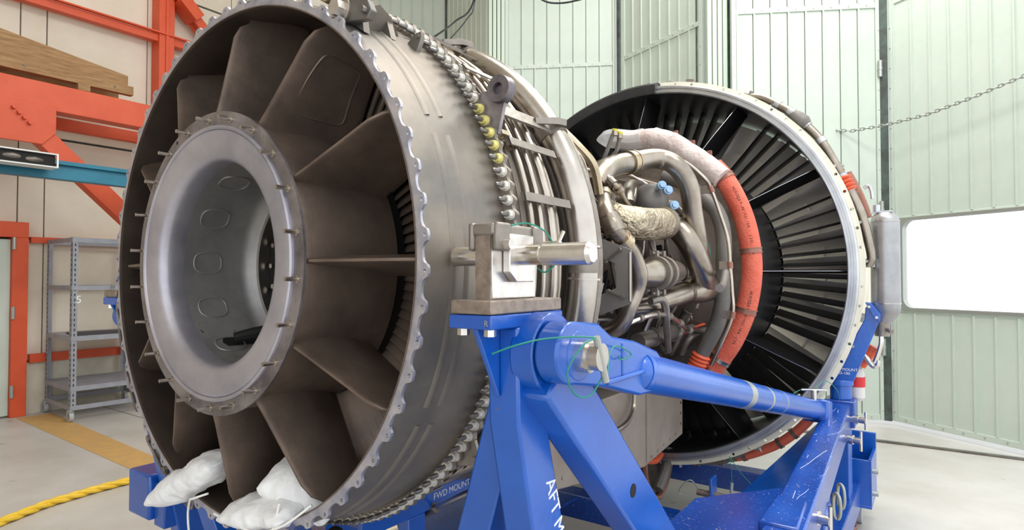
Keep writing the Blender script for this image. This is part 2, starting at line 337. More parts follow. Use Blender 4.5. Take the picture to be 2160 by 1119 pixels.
# green folding hangar doors: panels built of ribbed vertical sheets
ZS = 4.62
STRIP = {}
def strip_mesh(wd, h):
    k = (round(wd, 3), round(h, 3))
    if k not in STRIP:
        b_ = B(); b_.bb(.003, wd-.003, 0, .03, 0, h); b_.bb(.003, .02, -.016, 0, 0, h)
        STRIP[k] = b_.mesh('sheet', 'green')
    return STRIP[k]
def door(idx, P, Q, n, label, z0=.055, top=8., rows=None, win=None):
    P = Vector((P[0], P[1], 0)); Q = Vector((Q[0], Q[1], 0)); d = Q-P; L_ = d.length; yaw = math.atan2(d.y, d.x); R = Matrix.Rotation(yaw, 3, 'Z')
    b_ = B()
    def lb(x0, x1, y0, y1, za, zb): b_.box(P+R @ Vector(((x0+x1)/2, (y0+y1)/2, (za+zb)/2)), (x1-x0, y1-y0, zb-za), R)
    for x0, x1 in ((0, .05), (L_-.05, L_)): lb(x0, x1, -.01, .07, z0, top)
    for za in (z0, ZS-.03, top-.06): lb(.05, L_-.05, -.006, .06, za, za+.06)
    if win:
        lb(.05, win[0]-.03, .0, .06, win[2]-.03, win[3]+.03); lb(.05, L_-.05, .0, .06, win[3], win[3]+.05); lb(.05, L_-.05, .0, .06, win[2]-.05, win[2])
    root = struct(b_.build('door_%d' % idx, 'green', None, .004), label, 'hangar door')
    wd = (L_-.1)/n
    segs = [(z0+.06, ZS-.03), (ZS+.03, top-.06)] if not win else [(z0+.06, win[2]-.05), (win[3]+.05, ZS-.03), (ZS+.03, top-.06)]
    for za, zb in segs:
        me = strip_mesh(wd, zb-za)
        for i in range(n):
            q = P+R @ Vector((.05+i*wd, .008, za)); inst('sheet', me, root, q, (0, 0, yaw))
    bk = B()
    for za, zb in segs: bk.box(P+R @ Vector((L_/2, .048, (za+zb)/2)), (L_-.1, .012, zb-za), R)
    bk.build('backing_sheet', 'greenback', root)
    rv = B()
    for za in [z0+.03, ZS] + ([win[2]-.025, win[3]+.025] if win else []):
        for i in range(n): q = P+R @ Vector((.05+(i+.5)*wd, -.008, za)); rv.box(q, (.012, .008, .012), R)
    for z in [z0+.1+.22*i for i in range(20)]:
        for x in (.025, L_-.025):
            rv.box(P+R @ Vector((x, -.012, z)), (.009, .006, .009), R)
    o = rv.build('rivets', 'galv', root); o['kind'] = 'stuff'
    if win:
        x0, x1, za, zb = win; r = .1
        def rr(x0, x1, za, zb, r):
            out = []
            for cx, cz, a0 in ((x1-r, zb-r, 0), (x0+r, zb-r, 90), (x0+r, za+r, 180), (x1-r, za+r, 270)):
                for k in range(7): a = math.radians(a0+15*k); out.append((cx+r*math.cos(a), cz+r*math.sin(a)))
            return out
        o1 = rr(x0-.03, x1+.03, za-.03, zb+.03, .02); o2 = rr(x0, x1, za, zb, r); n_ = len(o1); f = B(); vs = []
        for yy in (-.02, .05):
            for lp in (o1, o2): vs += [P+R @ Vector((p[0], yy, p[1])) for p in lp]
        fs = []
        for i in range(n_):
            j = (i+1) % n_; fs += [(i, j, n_+j, n_+i), (2*n_+i, 3*n_+i, 3*n_+j, 2*n_+j), (n_+i, n_+j, 3*n_+j, 3*n_+i), (i, 2*n_+i, 2*n_+j, j)]
        f.add(vs, fs); f.build('window_frame', 'galv', root)
        g_ = B(); g_.prism([P+R @ Vector((p[0], .02, p[1])) for p in o2], R @ Vector((0, .004, 0))); g_.build('window_pane', 'glass', root)
    return root
door(1, cw(-2.65, 10.15), cw(-1.10, 9.98), 8, 'pale green folding door leaf left of the hanging black cables')
door(2, cw(-1.06, 9.85), cw(-.36, 8.62), 8, 'narrow angled green door leaf behind the hanging black cables')
door(3, cw(-.10, 8.58), cw(1.46, 8.40), 8, 'pale green door leaf directly above the silver bleed duct')
door(4, cw(1.51, 8.26), cw(2.24, 7.03), 8, 'sharply angled green door leaf with bright ribs above the fan case')
door(5, cw(2.49, 6.78), cw(4.065, 6.60), 8, 'pale green door leaf left of the black vertical gap behind the fan case')
door(6, cw(4.135, 6.57), cw(4.75, 5.08), 8, 'green door leaf with the bright rounded window', win=(.14, 1.42, 1.285, 2.215))
def hinge(pq, za, zb, nm='door_gasket', m='greendk', wd=.06):
    return pq, za, zb
k = 1
for (a, b_, m_, wdt) in ((cw(1.485, 8.33), None, 'greendk', .05), (cw(-1.08, 9.93), None, 'greendk', .05), (cw(4.10, 6.60), None, 'greendk', .075)):
    o = B(); o.bb(a[0]-wdt/2, a[0]+wdt/2, a[1]-wdt/2, a[1]+wdt/2, .05, 8); o = struct(o.build('trim_%d' % k, m_, None, .004)); k += 1
    for z in (.85, 2.35, 3.9):
        B().cyl((a[0]-.03, a[1]-.06, z-.09), (a[0]-.03, a[1]-.06, z+.09), .022, n=10).cyl((a[0]-.03, a[1]-.06, z-.012), (a[0]-.03, a[1]-.06, z+.012), .026, n=10).build('hinge', 'galv', o)
for a in (cw(2.36, 6.9), cw(-.22, 8.6)):
    o = B()
    for t in (-.09, -.03, .03, .09):
        p = (a[0]+t*.82, a[1]+t*.57); o.box((p[0], p[1], 4.02), (.05, .07, 7.96), Matrix.Rotation(.6112, 3, 'Z'))
    struct(o.build('trim_%d' % k, 'greenpost', None, .006)); k += 1
for a in (cw(2.40, 7.12), cw(-.20, 8.78)):
    struct(B().box((a[0], a[1], 4.02), (.42, .03, 7.94), Matrix.Rotation(.6112, 3, 'Z')).build('trim_%d' % k, 'greendk')); k += 1
# steel door in an orange frame at the foot of the left wall
d7 = struct(B().bb(-7.14, -7.08, .45, 1.42, .02, 2.05).build('door_7', 'green', None, .006), 'pale green steel door in an orange frame', 'door')
for y0, y1, z0, z1 in ((1.42, 1.57, 0, 2.07), (.3, 1.57, 2.07, 2.25)):
    B().bb(-7.18, -7.02, y0, y1, z0, z1).build('door_frame', 'orange', d7, .006)
for z in (.3, 1.2, 2.0): B().cyl((-7.01, 1.43, z-.07), (-7.01, 1.43, z+.07), .018, n=10).build('hinge', 'galv', d7)
B().bb(-7.09, -7.06, .55, .9, 1.55, 1.9).build('door_panel', 'greenpost', d7, .004)

# ------------------------------------------------------------------ orange steelwork with what lies on it
st = thing('steel_frame', 'orange painted steel wall frame with a thick bolted beam and diagonal braces', 'steel frame', (-6.5, 2, 0))
B().bb(-7.17, -6.95, 2.95, 3.15, 0, 8).build('column', 'orange', st, .006)
B().bb(-6.98, -6.93, 3.03, 3.07, 0, 8).build('column_web', 'orange', st, .003)
B().bb(-7.1, -6.98, -2, 6.9, 4.83, 4.93).build('girt', 'orange', st, .004)
B().bb(-6.98, -6.92, -2, 6.9, 4.93, 4.95).build('girt_lip', 'orange', st, .002)
B().bb(-6.3, -6.1, -1.5, 6.4, 3.40, 3.69).build('main_beam', 'orange', st, .006)
B().bb(-7.0, -6.9, -1.5, 6.4, 3.38, 3.52).build('inner_beam', 'orange', st, .006)
B().bb(-6.9, -6.3, .3, .45, 3.4, 3.5).build('cross_tie', 'orange', st, .004)
B().bb(-6.9, -6.3, 6.1, 6.25, 3.4, 3.5).build('cross_tie', 'orange', st, .004)
B().prism([(-6.09, .2, 3.02), (-6.09, 1.4, 3.02), (-6.09, 1.52, 3.16), (-6.09, 1.52, 3.44), (-6.09, .2, 3.44)], (-.03, 0, 0)).build('gusset_plate', 'orange', st, .004)
for i in range(4): B().cyl((-6.09, 1.33+.045*(1-i)-.09+.0*i, 3.36-.045*(3-i)+.0), (-6.05, 1.33+.045*(1-i)-.09, 3.36-.045*(3-i)), .022, n=6).build('bolt', 'orange', st)
B().beam((-6.2, 1.36, 3.18), (-6.2, 2.75, 1.86), .16, .19).build('diagonal_brace', 'orange', st, .006)
for dx in (-.06, .09): B().beam((-6.98+dx, 2.75, 5.92), (-6.98+dx, 5.2, 3.56), .05, .13).build('diagonal_brace', 'orange', st, .004)
B().beam((-6.93, 3.2, 5.48), (-6.93, 3.42, 5.27), .3, .16).build('brace_plate', 'orange', st, .004)
cr = thing('timber_crate_base', 'weathered wooden plank skid lying on the orange beam', 'timber', (-6.2, 1.2, 3.69))
B().prism([(-6.24, -.5, 3.88), (-6.24, 2.28, 3.88), (-6.24, 2.28, 4.02), (-6.24, 1.0, 4.2), (-6.24, -.5, 4.26)], (-.05, 0, 0)).build('side_board', 'wood', cr, .004)
B().bb(-6.22, -6.14, -.5, 2.30, 3.77, 3.875).build('bottom_plank', 'wood', cr, .004)
B().bb(-6.62, -6.54, -.5, 2.30, 3.77, 3.875).build('bottom_plank', 'wood', cr, .004)
for y in (-.3, .8, 1.72): B().bb(-6.66, -6.1, y, y+.12, 3.69, 3.765).build('bearer', 'wood', cr, .004)
for y in (.55, 1.25, 2.1): B().cyl((-6.14, y, 3.83), (-6.133, y, 3.83), .012, n=10).build('nail', 'darkmetal', cr)
B().bb(-6.62, -6.3, -.5, 1.15, 4.0, 4.06).build('top_plank', 'wood', cr, .004)
tb = thing('teal_beam', 'teal painted steel beam running behind the engine', 'steel beam', (-5.5, 2, 0))
B().bb(-5.56, -5.44, -1, 3.2, 2.58, 2.72).build('web', 'teal', tb, .004); B().bb(-5.6, -5.40, -1, 3.2, 2.72, 2.76).build('top_flange', 'teal', tb, .003)
B().bb(-5.60, -5.54, -1, 3.2, 1.0, 1.02).build('lower_tie', 'teal', tb, .003) if False else None
for y in (1.62, 1.9): B().bb(-5.6, -5.42, y, y+.012, 2.76, 2.766).build('splice', 'galv', tb)
for y in (-.8, 3.1): B().bb(-5.56, -5.46, y-.05, y+.05, 0, 2.58).build('post', 'teal', tb, .004)
ch = thing('metal_channel', 'white metal channel with a dark open end on the teal beam', 'channel', (-5.3, 1, 2.64))
for a in ((-5.39, -5.2, .2, 1.26, 2.65, 2.662), (-5.39, -5.2, .2, 1.26, 2.773, 2.785), (-5.212, -5.2, 1.245, 1.26, 2.662, 2.773), (-5.39, -5.38, .2, 1.26, 2.662, 2.773)): B().bb(*a).build('channel_side', 'lamp', ch, .001)
B().bb(-5.38, -5.23, .2, 1.24, 2.662, 2.773).build('channel_core', 'soot', ch)  # near-black block fills the open end
for k_ in range(5): B().ball((-5.23, .4+.17*k_, 2.71+.01*(k_ % 2)), .035, 8, 6, (.4, 2, .8)).build('crumpled_foil', 'darkmetal', ch)

# ------------------------------------------------------------------ shelf trolley
sh = thing('shelf_trolley', 'grey slotted-angle shelf trolley on castors beside the orange door frame', 'shelf', (-6.65, 2.1, 0))
cn = [(-6.24, 1.74), (-7.08, 1.77), (-7.04, 2.62), (-6.20, 2.59)]
cx, cy = sum(c[0] for c in cn)/4, sum(c[1] for c in cn)/4
for x, y in cn:
    ux = -1 if x > cx else 1; uy = 1 if y < cy else -1
    p = B(); p.bb(x, x+ux*.055, y, y+uy*.004, .13, 2.06); p.bb(x, x+ux*.004, y, y+uy*.055, .13, 2.06); po = p.build('post', 'shelf', sh)
    sl = B()
    for i in range(34): sl.box((x+ux*.027, y-uy*.0005, .18+.056*i), (.012, .003, .03)); sl.box((x-ux*.0005, y+uy*.027, .18+.056*i), (.003, .012, .03))
    so = sl.build('slots', 'shelfdk', po); so['kind'] = 'stuff'
    c_ = thing_c = B(); c_.cyl((x, y-.02, .055), (x, y+.02, .055), .055, n=18); c_.build('castor_wheel', 'rub', sh)
    B().cyl((x-.0, y, .11), (x, y, .135), .03, n=10).beam((x, y-.03, .05), (x, y-.03, .12), .03, .006, (0, 1, 0)).beam((x, y+.03, .05), (x, y+.03, .12), .03, .006, (0, 1, 0)).build('castor_fork', 'galv', sh)
for z, plate in ((2.03, 0), (1.49, 0), (.92, 1), (.36, 1), (.15, 0)):
    for i in range(4):
        a, b_ = cn[i], cn[(i+1) % 4]; B().beam((a[0], a[1], z), (b_[0], b_[1], z), .006, .05).build('rail', 'shelf', sh)
    if plate: B().prism([(c[0], c[1], z+.02) for c in cn], (0, 0, .008)).build('shelf_plate', 'shelf', sh)
B().prism([(-6.3, 1.78, .95), (-6.75, 1.86, .95), (-6.7, 2.4, .95), (-6.3, 2.38, .95)], (0, 0, .012)).build('dark_mat', 'shelfdk', sh)
text('lettering', '15', .12, (-6.243, 1.715, 1.32), (.05, 1, 0), (0, 0, 1), 'ltext', sh)
text('lettering', 'VECTOR', .045, (-6.185, 2.2, 2.015), (.04, .85, 0), (0, 0, 1), 'dtext', sh)
text('lettering', '20', .05, (-6.19, 2.1, 1.48), (.08, .7, 0), (0, 0, 1), 'dtext', sh)

# ------------------------------------------------------------------ rope, chain, hanging cables
rp = B(); base = [(-3.1, -.9), (-3.2, 0), (-3.31, .36), (-3.45, .66), (-3.5, .97), (-3.51, 1.29), (-3.3, 1.8), (-2.7, 2.2)]
cv = []
for i in range(len(base)-1):
    for k_ in range(10):
        t = k_/10; cv.append(Vector((base[i][0]+(base[i+1][0]-base[i][0])*t, base[i][1]+(base[i+1][1]-base[i][1])*t, .028)))
rope = thing('yellow_rope', 'yellow twisted rope lying on the concrete floor', 'rope', (-3.4, .6, 0))
for s_ in range(3):
    path = []
    for i, c in enumerate(cv):
        t = (cv[min(i+1, len(cv)-1)]-cv[max(i-1, 0)]).normalized(); nrm = Vector((-t.y, t.x, 0)); a = i*.62+s_*2*PI/3
        path.append(c+nrm*math.cos(a)*.016+Vector((0, 0, math.sin(a)*.012)))
    B().tube(path, .016, 8, True, 3).build('strand', 'yellow', rope)
chp = [(.2, 6.62, 3.33), (.559, 6.6, 3.279), (.925, 6.55, 3.211), (1.235, 6.45, 3.208), (1.60, 6.3, 3.23), (1.95, 6.1, 3.29), (2.3, 5.9, 3.37), (2.6, 5.7, 3.45)]
chain = thing('hanging_chain', 'grey link chain slung across the green hangar doors', 'chain', (1.2, 6.4, 3.2))
lk = B(); lk.tube([(-.022, 0, -.011), (0, 0, -.014), (.022, 0, -.011), (.032, 0, 0), (.022, 0, .011), (0, 0, .014), (-.022, 0, .011), (-.032, 0, 0)], .005, 6, True, 2, True); lkm = lk.mesh('link', 'galv')
pts = [Vector(p) for p in chp]; seg = []; i = 0
for a, b_ in zip(pts[:-1], pts[1:]):
    n_ = max(1, round((b_-a).length/.046))
    for k_ in range(n_): seg.append((a+(b_-a)*(k_/n_), (b_-a).normalized()))
for i, (p, d) in enumerate(seg):
    q = d.to_track_quat('X', 'Z').to_euler(); o = inst('link', lkm, chain, p); q2 = d.to_track_quat('X', 'Z').to_matrix() @ Matrix.Rotation((i % 2)*PI/2, 3, 'X'); o.rotation_euler = q2.to_euler()
cb = thing('hanging_cable', 'two thin black cables hanging in front of the narrow green door leaf', 'cable', (-3.3, 4.9, 4.4))
B().tube([(-3.6, 4.0, 4.1)]+PT['cable']+[(-3.2, 5.4, 6.5)], .012, 8).build('cable', 'black', cb); B().tube([(-3.1, 4.0, 4.0)]+PT['cable2']+[(-3.2, 5.4, 6.5)], .009, 8).build('cable', 'black', cb)
tag(B().tube(PT['cable3'], .012, 8).build('looped_cable', 'black'), 'slack dark cable loop at the top edge above the silver duct', 'cable')

# ------------------------------------------------------------------ the engine: exhaust end
en = thing('jet_engine', 'uncowled jet engine mounted on the blue stand', 'jet engine', (0, 1.5, 0))
# scalloped rear flange with real bolt holes
tips = [4+6*i for i in range(60)]
out = []
for t in tips:
    for da, r in ((-3.0, .7355), (-2.4, .7358), (-1.9, .737), (-1.5, .740), (-1.2, .7445), (-1.0, .7495), (-.6, .752), (0, .7527), (.6, .752), (1.0, .7495), (1.2, .7445), (1.5, .740), (1.9, .737), (2.4, .7358)): out.append(pol(r, t+da))
inn = [pol(.718, 2*i) for i in range(180)]
holes = [circ(*pol(.7425, t), .0046, 8) for t in tips]
fo = holed('rear_flange', out, inn, holes, -.004, .004, 'flange', en)
# exhaust case shell
B().lathe([(.004, .722), (.004, .7365), (.02, .739), (.06, .746), (.10, .753), (.16, .762), (.22, .768), (.262, .770), (.262, .758), (.2, .750), (.1, .732), (.06, .725), (.02, .722)], 144).build('exhaust_case', 'case', en)
B().lathe([(-.006, .7165), (-.006, .7195), (.004, .7195), (.02, .7165)], 144).build('flange_lip', 'burnt', en)
B().lathe([(.0, .715), (.0, .7175), (.06, .721), (.1, .728), (.2, .747), (.262, .756), (.262, .752), (.2, .743), (.1, .724), (.06, .717)], 144).build('case_liner', 'sooty', en)
# pressed stiffening beads on the shell
def shr(y): 
    P_ = [(.004, .7365), (.02, .739), (.06, .746), (.10, .753), (.16, .762), (.22, .768), (.262, .770)]
    for (a, ra), (b_, rb) in zip(P_[:-1], P_[1:]):
        if y <= b_: return ra+(rb-ra)*(y-a)/(b_-a)
    return .77
for a0, a1 in ((-27, 23), (-62, -31), (27, 52), (140, 188), (192, 236)):
    for y in (.085, .125):
        r = shr(y); B().lathe([(y-.012, r-.002), (y-.004, r+.003), (y, r+.004), (y+.003, r+.002), (y+.006, r-.002)], 30, a0, a1).build('stiffening_bead', 'case', en)
for t in tips:
    if -100 < ((t+180) % 360)-180 < 100: pass
dm = B(); dm.add([(shr(.03)+.001, .006, -.03), (shr(.03)+.001, .006, .03), (shr(.045)+.001, .05, .018), (shr(.045)+.001, .05, -.018)], [(0, 1, 2, 3)])
# twelve struts with rounded trailing edges
def strut_mesh(name='strut'):
    vs, fs = [], []
    R_ = [.395, .45, .52, .59, .65, .685, .705, .735]
    te = [-.062, -.048, -.033, -.018, -.006, .012, .04, .052]
    U = [0, .012, .05, .12, .25, .4, .55, .7, .85, .95, 1.]
    TH = [.0032, .0045, .006, .009, .0135, .016, .0165, .0145, .0105, .0065, .001]
    n = len(U)
    for side in (1, -1):
        for r, y0 in zip(R_, te):
            ch = .215-y0
            for u, th in zip(U, TH):
                y = y0+u*ch; cam_ = -.034*max(0, (y-.05)/.165)**2*(r/.42)**.3
                vs.append((r, y, cam_+side*th))
    m = len(R_); q = n*m
    for i in range(m-1):
        for j in range(n-1):
            a = i*n+j; fs.append((a, a+1, a+n+1, a+n)); fs.append((q+a, q+a+n, q+a+n+1, q+a+1))
        fs.append((i*n, i*n+n, q+i*n+n, q+i*n)); a = i*n+n-1; fs.append((a, q+a, q+a+n, a+n))
    return B().add(vs, fs).mesh(name, 'burnt', 50)
sm = strut_mesh()
for k_ in range(12): so = spin('strut', sm, en, 30*k_)
# welded repair patch on the underside of the strut at sixty degrees
wb = B(); c60, s60 = math.cos(PI/3), math.sin(PI/3)
def onstrut(r, y, off): x = r*c60+off*s60; z = r*s60-off*c60; return (x, y, ZA+z)
wp = [(.478, .011), (.52, .02), (.57, .03), (.62, .045), (.638, .06), (.636, .10), (.633, .14), (.622, .165), (.58, .165), (.53, .165), (.485, .168), (.468, .155), (.466, .12), (.466, .07), (.469, .035)]
wpath = []
for r, y in wp:
    u = (y+.03)/.25; camb = -.034*max(0, (y-.05)/.165)**2; wpath.append(onstrut(r, y, .0155*min(1, u/.35)-camb+.0005 if u < .6 else .0155*(1-(u-.6))-camb+.0005))
wb.tube(wpath, .0032, 6, True, 4, True).build('weld_bead', 'burnt', en)
# hub behind the struts
B().lathe([(-.055, .385), (-.055, .40), (-.04, .405), (.05, .412), (.15, .420), (.228, .424), (.228, .40), (.0, .385)], 120).build('inner_shroud', 'burnt', en)
B().lathe([(.23, .395), (.23, .418), (.262, .418), (.262, .395)], 96).build('shroud_gap', 'soot', en)  # dark ring stands in for the shaded gap before the blades
hin = [pol(.372, 3*i) for i in range(120)]; hout = [pol(.4165, 3*i) for i in range(120)]
holed('hub_flange', hout, hin, [circ(*pol(.404, 118), .006)], -.069, -.062, 'hubring', en)
B().lathe([(-.062, .374), (-.066, .379), (-.075, .378), (-.078, .373), (-.075, .368), (-.07, .366), (-.066, .37)], 120).build('hub_bead', 'hub', en)
B().lathe([(-.066, .369), (-.073, .365), (-.0755, .355), (-.073, .325), (-.0695, .305), (-.064, .294), (-.056, .287), (-.045, .2835), (-.03, .283), (.0, .286), (.02, .292), (-.04, .34), (-.06, .365)], 120).build('hub_cone', 'hub', en)
B().lathe([(-.03, .284), (.0, .287), (.05, .29), (.19, .29), (.215, .28), (.235, .255), (.24, .255), (.225, .295), (.1, .30), (.0, .295)], 120).build('hub_bore', 'bore', en)
B().lathe([(.228, .255), (.23, .245), (.27, .245), (.27, .265)], 96).build('bearing_ring', 'steel', en)
B().lathe([(.27, .27), (.3, .27), (.3, .001), (.285, .001)], 64).build('bearing_bulkhead', 'soot', en)
nm = B().cyl((.225, .262, 0), (.225, .285, 0), .009, n=6).mesh('bearing_nut', 'steel')
for k_ in range(20): spin('bearing_nut', nm, en, 18*k_)
ov = B(); rim = []
for k_ in range(28):
    a = 2*PI*k_/28; yy = .045*math.cos(a); tt = .033*math.sin(a)
    yy = .045*math.copysign(abs(math.cos(a))**.75, math.cos(a)); tt = .034*math.copysign(abs(math.sin(a))**.75, math.sin(a)); th = tt/.29
    rim.append((.2885*math.cos(th), .08+yy, .2885*math.sin(th)))
ov.tube(rim, .0022, 6, False, 1, True)
ovm = ov.mesh('access_cover', 'bore')
for d in (118.5, 149, 178.5, 208, 90, 238.5, 60): spin('access_cover', ovm, en, d)
sl = B(); sl.prism([(.287, .03, -.02), (.287, .15, -.02), (.287, .16, 0), (.287, .15, .02), (.287, .03, .02), (.287, .02, 0)], (.001, 0, 0)); spin('drain_slot', sl.mesh('drain_slot', 'soot'), en, 236, .04)  # flat dark patch stands in for shade inside the slot
dh = B(); dh.add([(.2858, -.02+.012*math.cos(i*PI/6), .012*math.sin(i*PI/6)) for i in range(12)], [tuple(range(12))]); spin('drain_hole', dh.mesh('drain_hole', 'soot'), en, 237, -.002)  # dark polygon painted in place of the shaded drain opening
B().tube([(-.13, .08, ZA-.225), (-.11, .13, ZA-.215), (-.08, .2, ZA-.2), (-.05, .26, ZA-.19)], [.016, .02, .017, .017], 10).build('oil_line', 'soot', en)
sd = B(); sd.cyl((.396, -.105, 0), (.396, -.06, 0), .0055, n=8); sd.cyl((.396, -.072, 0), (.396, -.069, 0), .009, n=10); sdm = sd.mesh('stud', 'tubing')
for k_ in range(22): spin('stud', sdm, en, 10+360/22*k_)
# last turbine stage
bl = B(); vs = []
for i, r in enumerate((.405, .5, .6, .7, .76)):
    for (y, t) in ((.262, -.020-.003*i), (.266, -.023-.003*i), (.302, .016+.003*i), (.298, .019+.003*i)): vs.append((r, y, t))
fs = []
for i in range(4):
    for k_ in range(4): fs.append((i*4+k_, i*4+(k_+1) % 4, i*4+4+(k_+1) % 4, i*4+4+k_))
blm = B().add(vs, fs).mesh('turbine_blade', 'burnt')
for k_ in range(100): spin('turbine_blade', blm, en, 3.6*k_)
B().lathe([(.33, .76), (.34, .76), (.34, .3), (.33, .3)], 72).build('turbine_disc', 'soot', en)
# bolted flange between exhaust case and turbine case
sc = []
for k_ in range(134):
    t = 2.687*k_+.3
    for da, r in ((-1.1, .796), (-.6, .801), (-.2, .806), (.2, .806), (.6, .801), (1.1, .796)): sc.append(pol(r, t+da))
holed('turbine_flange', sc, [pol(.757, 3*i) for i in range(120)], [], .262, .276, 'case', en)
for col, nm in (('nutw', 'w'), ('nuty', 'y')):
    b_ = B(); b_.mi = 0; b_.cyl((.789, .222, 0), (.789, .25, 0), .0062, n=8); b_.cyl((.789, .218, 0), (.789, .222, 0), .004, .0062, 8); b_.mi = 1; b_.cyl((.789, .245, 0), (.789, .262, 0), .0108, .0118, 10); b_.cyl((.789, .258, 0), (.789, .2625, 0), .0135, n=12)
    if nm == 'w': bw = b_.mesh('flange_bolt', ['boltm', col])
    else: by = b_.mesh('flange_bolt', ['boltm', col])
for k_ in range(134):
    t = 2.687*k_+.3; tt = (t+180) % 360-180
    if -125 < tt < 125: spin('flange_bolt', by if 19 < tt < 31 else bw, en, t)
# lifting eye and small brackets on the flange
le = B(); le.prism([pol3 for pol3 in [(.775, .281, -.075), (.80, .281, -.08), (.865, .281, -.012), (.875, .281, .02), (.84, .281, .03), (.80, .281, .05), (.775, .281, .06)]], (0, .012, 0)); le.lathe([(.268, .015), (.268, .034), (.281, .036), (.297, .036), (.297, .015)], 28, c=(.862, 0, .012))
spin('lifting_eye', le.mesh('lifting_eye', 'hubring'), en, 29.5, -.012)
le = B(); le.prism([(.775, .262, -.05), (.8, .262, -.055), (.845, .262, -.01), (.845, .262, .012), (.8, .262, .04), (.775, .262, .04)], (0, .01, 0)); le.cyl((.83, .255, 0), (.83, .262, 0), .008, n=8); lem = le.mesh('flange_bracket', 'iron')
for d in (-38, -97, 75): spin('flange_bracket', lem, en, d, .015)
# turbine case and its cooling tubes
B().lathe([(.276, .775), (.3, .765), (.40, .752), (.50, .742), (.56, .733), (.62, .715), (.75, .70), (.86, .69), (.86, .5), (.276, .5)], 120).build('turbine_case', 'iron', en)
for y, r, rad, m_ in ((.375, .777, .0072, 'tubing'), (.425, .774, .0075, 'tubing'), (.485, .770, .0125, 'tubing'), (.545, .752, .008, 'nickel')):
    B().tube([(r*math.cos(math.radians(a)), y, ZA+r*math.sin(math.radians(a))) for a in range(-120, 121, 5)], rad, 10, False).build('cooling_tube', m_, en)
for y, w_ in ((.36, .02), (.395, .012), (.44, .02)):
    B().lathe([(y-w_/2, .745), (y-w_/2, .762), (y+w_/2, .762), (y+w_/2, .745)], 120).build('case_rail', 'case', en)
br = B(); br.bb(.789, .793, .335, .575, -.012, .012); br.bb(.78, .793, .335, .339, -.012, .012); br.bb(.78, .793, .571, .575, -.012, .012); brm = br.mesh('tube_bracket', 'iron')
for d in (12.5, 24, 44, 58, 78, -15, -32, -50, -70): spin('tube_bracket', brm, en, d)
br = B(); br.bb(.795, .803, .29, .60, -.02, .02); br.prism([(.76, .285, -.018), (.803, .285, -.018), (.803, .285, .018), (.76, .285, .018)], (0, .008, 0)); brm = br.mesh('support_rail', 'iron')
for d in (31, 66, -42): spin('support_rail', brm, en, d)
B().ball((.70, .33, ZA+.335), .012, 10, 8).cyl((.705, .315, ZA+.34), (.705, .35, ZA+.34), .012, n=6).cyl((.695, .35, ZA+.315), (.695, .385, ZA+.315), .011, n=6).build('tube_fitting', 'gold', en)
# large bleed manifold wrapped around the case
ym, rm = .645, .778
def arc(r, y, a0, a1, st=4): 
    n_ = max(2, int(abs(a1-a0)/st)); return [(r*math.cos(math.radians(a0+(a1-a0)*i/n_)), y, ZA+r*math.sin(math.radians(a0+(a1-a0)*i/n_))) for i in range(n_+1)]
mf = B().tube(arc(rm, ym, -60, 72), .045, 24, False).build('bleed_manifold', 'steel', en)
for a in (31.5, -.5, 66, -34):
    c = Vector(arc(rm, ym, a, a+1)[0]); t = (Vector(arc(rm, ym, a, a+1)[-1])-c).normalized()
    B().cyl(c-t*.02, c+t*.02, .0485, n=28).build('clamp_band', 'iron', mf)
for a in (3.5, -3.2):
    c = Vector(arc(rm, ym, a, a+1)[0]); t = (Vector(arc(rm, ym, a, a+1)[-1])-c).normalized()
    B().cyl(c-t*.003, c+t*.003, .054, n=24).build('bellows_ring', 'steel', mf)
for a in (31.5, 66):
    q = [Vector(arc(r_, y_, a, a+1)[0]) for r_, y_ in ((.80, .52), (.826, .60), (.832, .645), (.80, .69))]
    B().tube(q, [.012, .014, .014, .012], 4, False).build('manifold_strap', 'iron', mf)
c = Vector(arc(rm, ym, 72, 73)[0]); t = (Vector(arc(rm, ym, 72, 73)[-1])-c).normalized(); B().cyl(c, c+t*.03, .047, n=24).cyl(c+t*.05, c+t*.075, .044, n=24).build('duct_collar', 'tubing', mf)
B().cyl(c+t*.03, c+t*.05, .043, n=20).build('duct_gasket', 'orange_rub', mf); B().cyl(c+t*.075, c+t*.082, .040, n=20).build('duct_plug', 'black', mf)
B().lathe([(.715, .69), (.715, .792), (.728, .80), (.742, .792), (.742, .69)], 120).build('heat_shield_band', 'iron', en)
B().tube(PT['manifold_tail'], .015, 10).build('cooling_tube', 'gold', en)
B().tube([(x-.02, y-.03, z+.01) for x, y, z in PT['manifold_tail']], .006, 8).build('braided_line', 'tubing', en)

# ------------------------------------------------------------------ core and its pipework
B().lathe([(.80, .66), (.9, .60), (.95, .56), (1.2, .5), (1.22, .54), (1.25, .54), (1.27, .48), (1.6, .44), (1.62, .49), (1.65, .49), (1.67, .44), (2.0, .46), (2.3, .50), (2.32, .55), (2.35, .55), (2.4, .55), (2.7, .62), (2.7, .1), (.8, .1)], 96).build('core_case', 'sooty', en)  # dark colour stands in for shade between the pipes
rnd = random.Random(11)
for k_ in range(60):
    y0 = rnd.uniform(1.0, 2.5); a0 = rnd.uniform(-65, 60); r0 = rnd.uniform(.5, .6); P_ = []
    y, a, r = y0, a0, r0
    for i in range(4):
        P_.append((r*math.cos(math.radians(a)), y, ZA+r*math.sin(math.radians(a))))
        if rnd.random() < .5: a += rnd.uniform(8, 22)*rnd.choice((-1, 1))
        else: y += rnd.uniform(.06, .22)*rnd.choice((-1, 1))
        y = min(max(y, .95), 2.55); r = min(max(r+rnd.uniform(-.04, .04), .5), .6)
    B().tube(P_, rnd.choice((.006, .008, .010, .014)), 8, True, 4).build('fuel_line', rnd.choice(('nickel', 'darkmetal', 'tubing', 'soot', 'iron')), en)
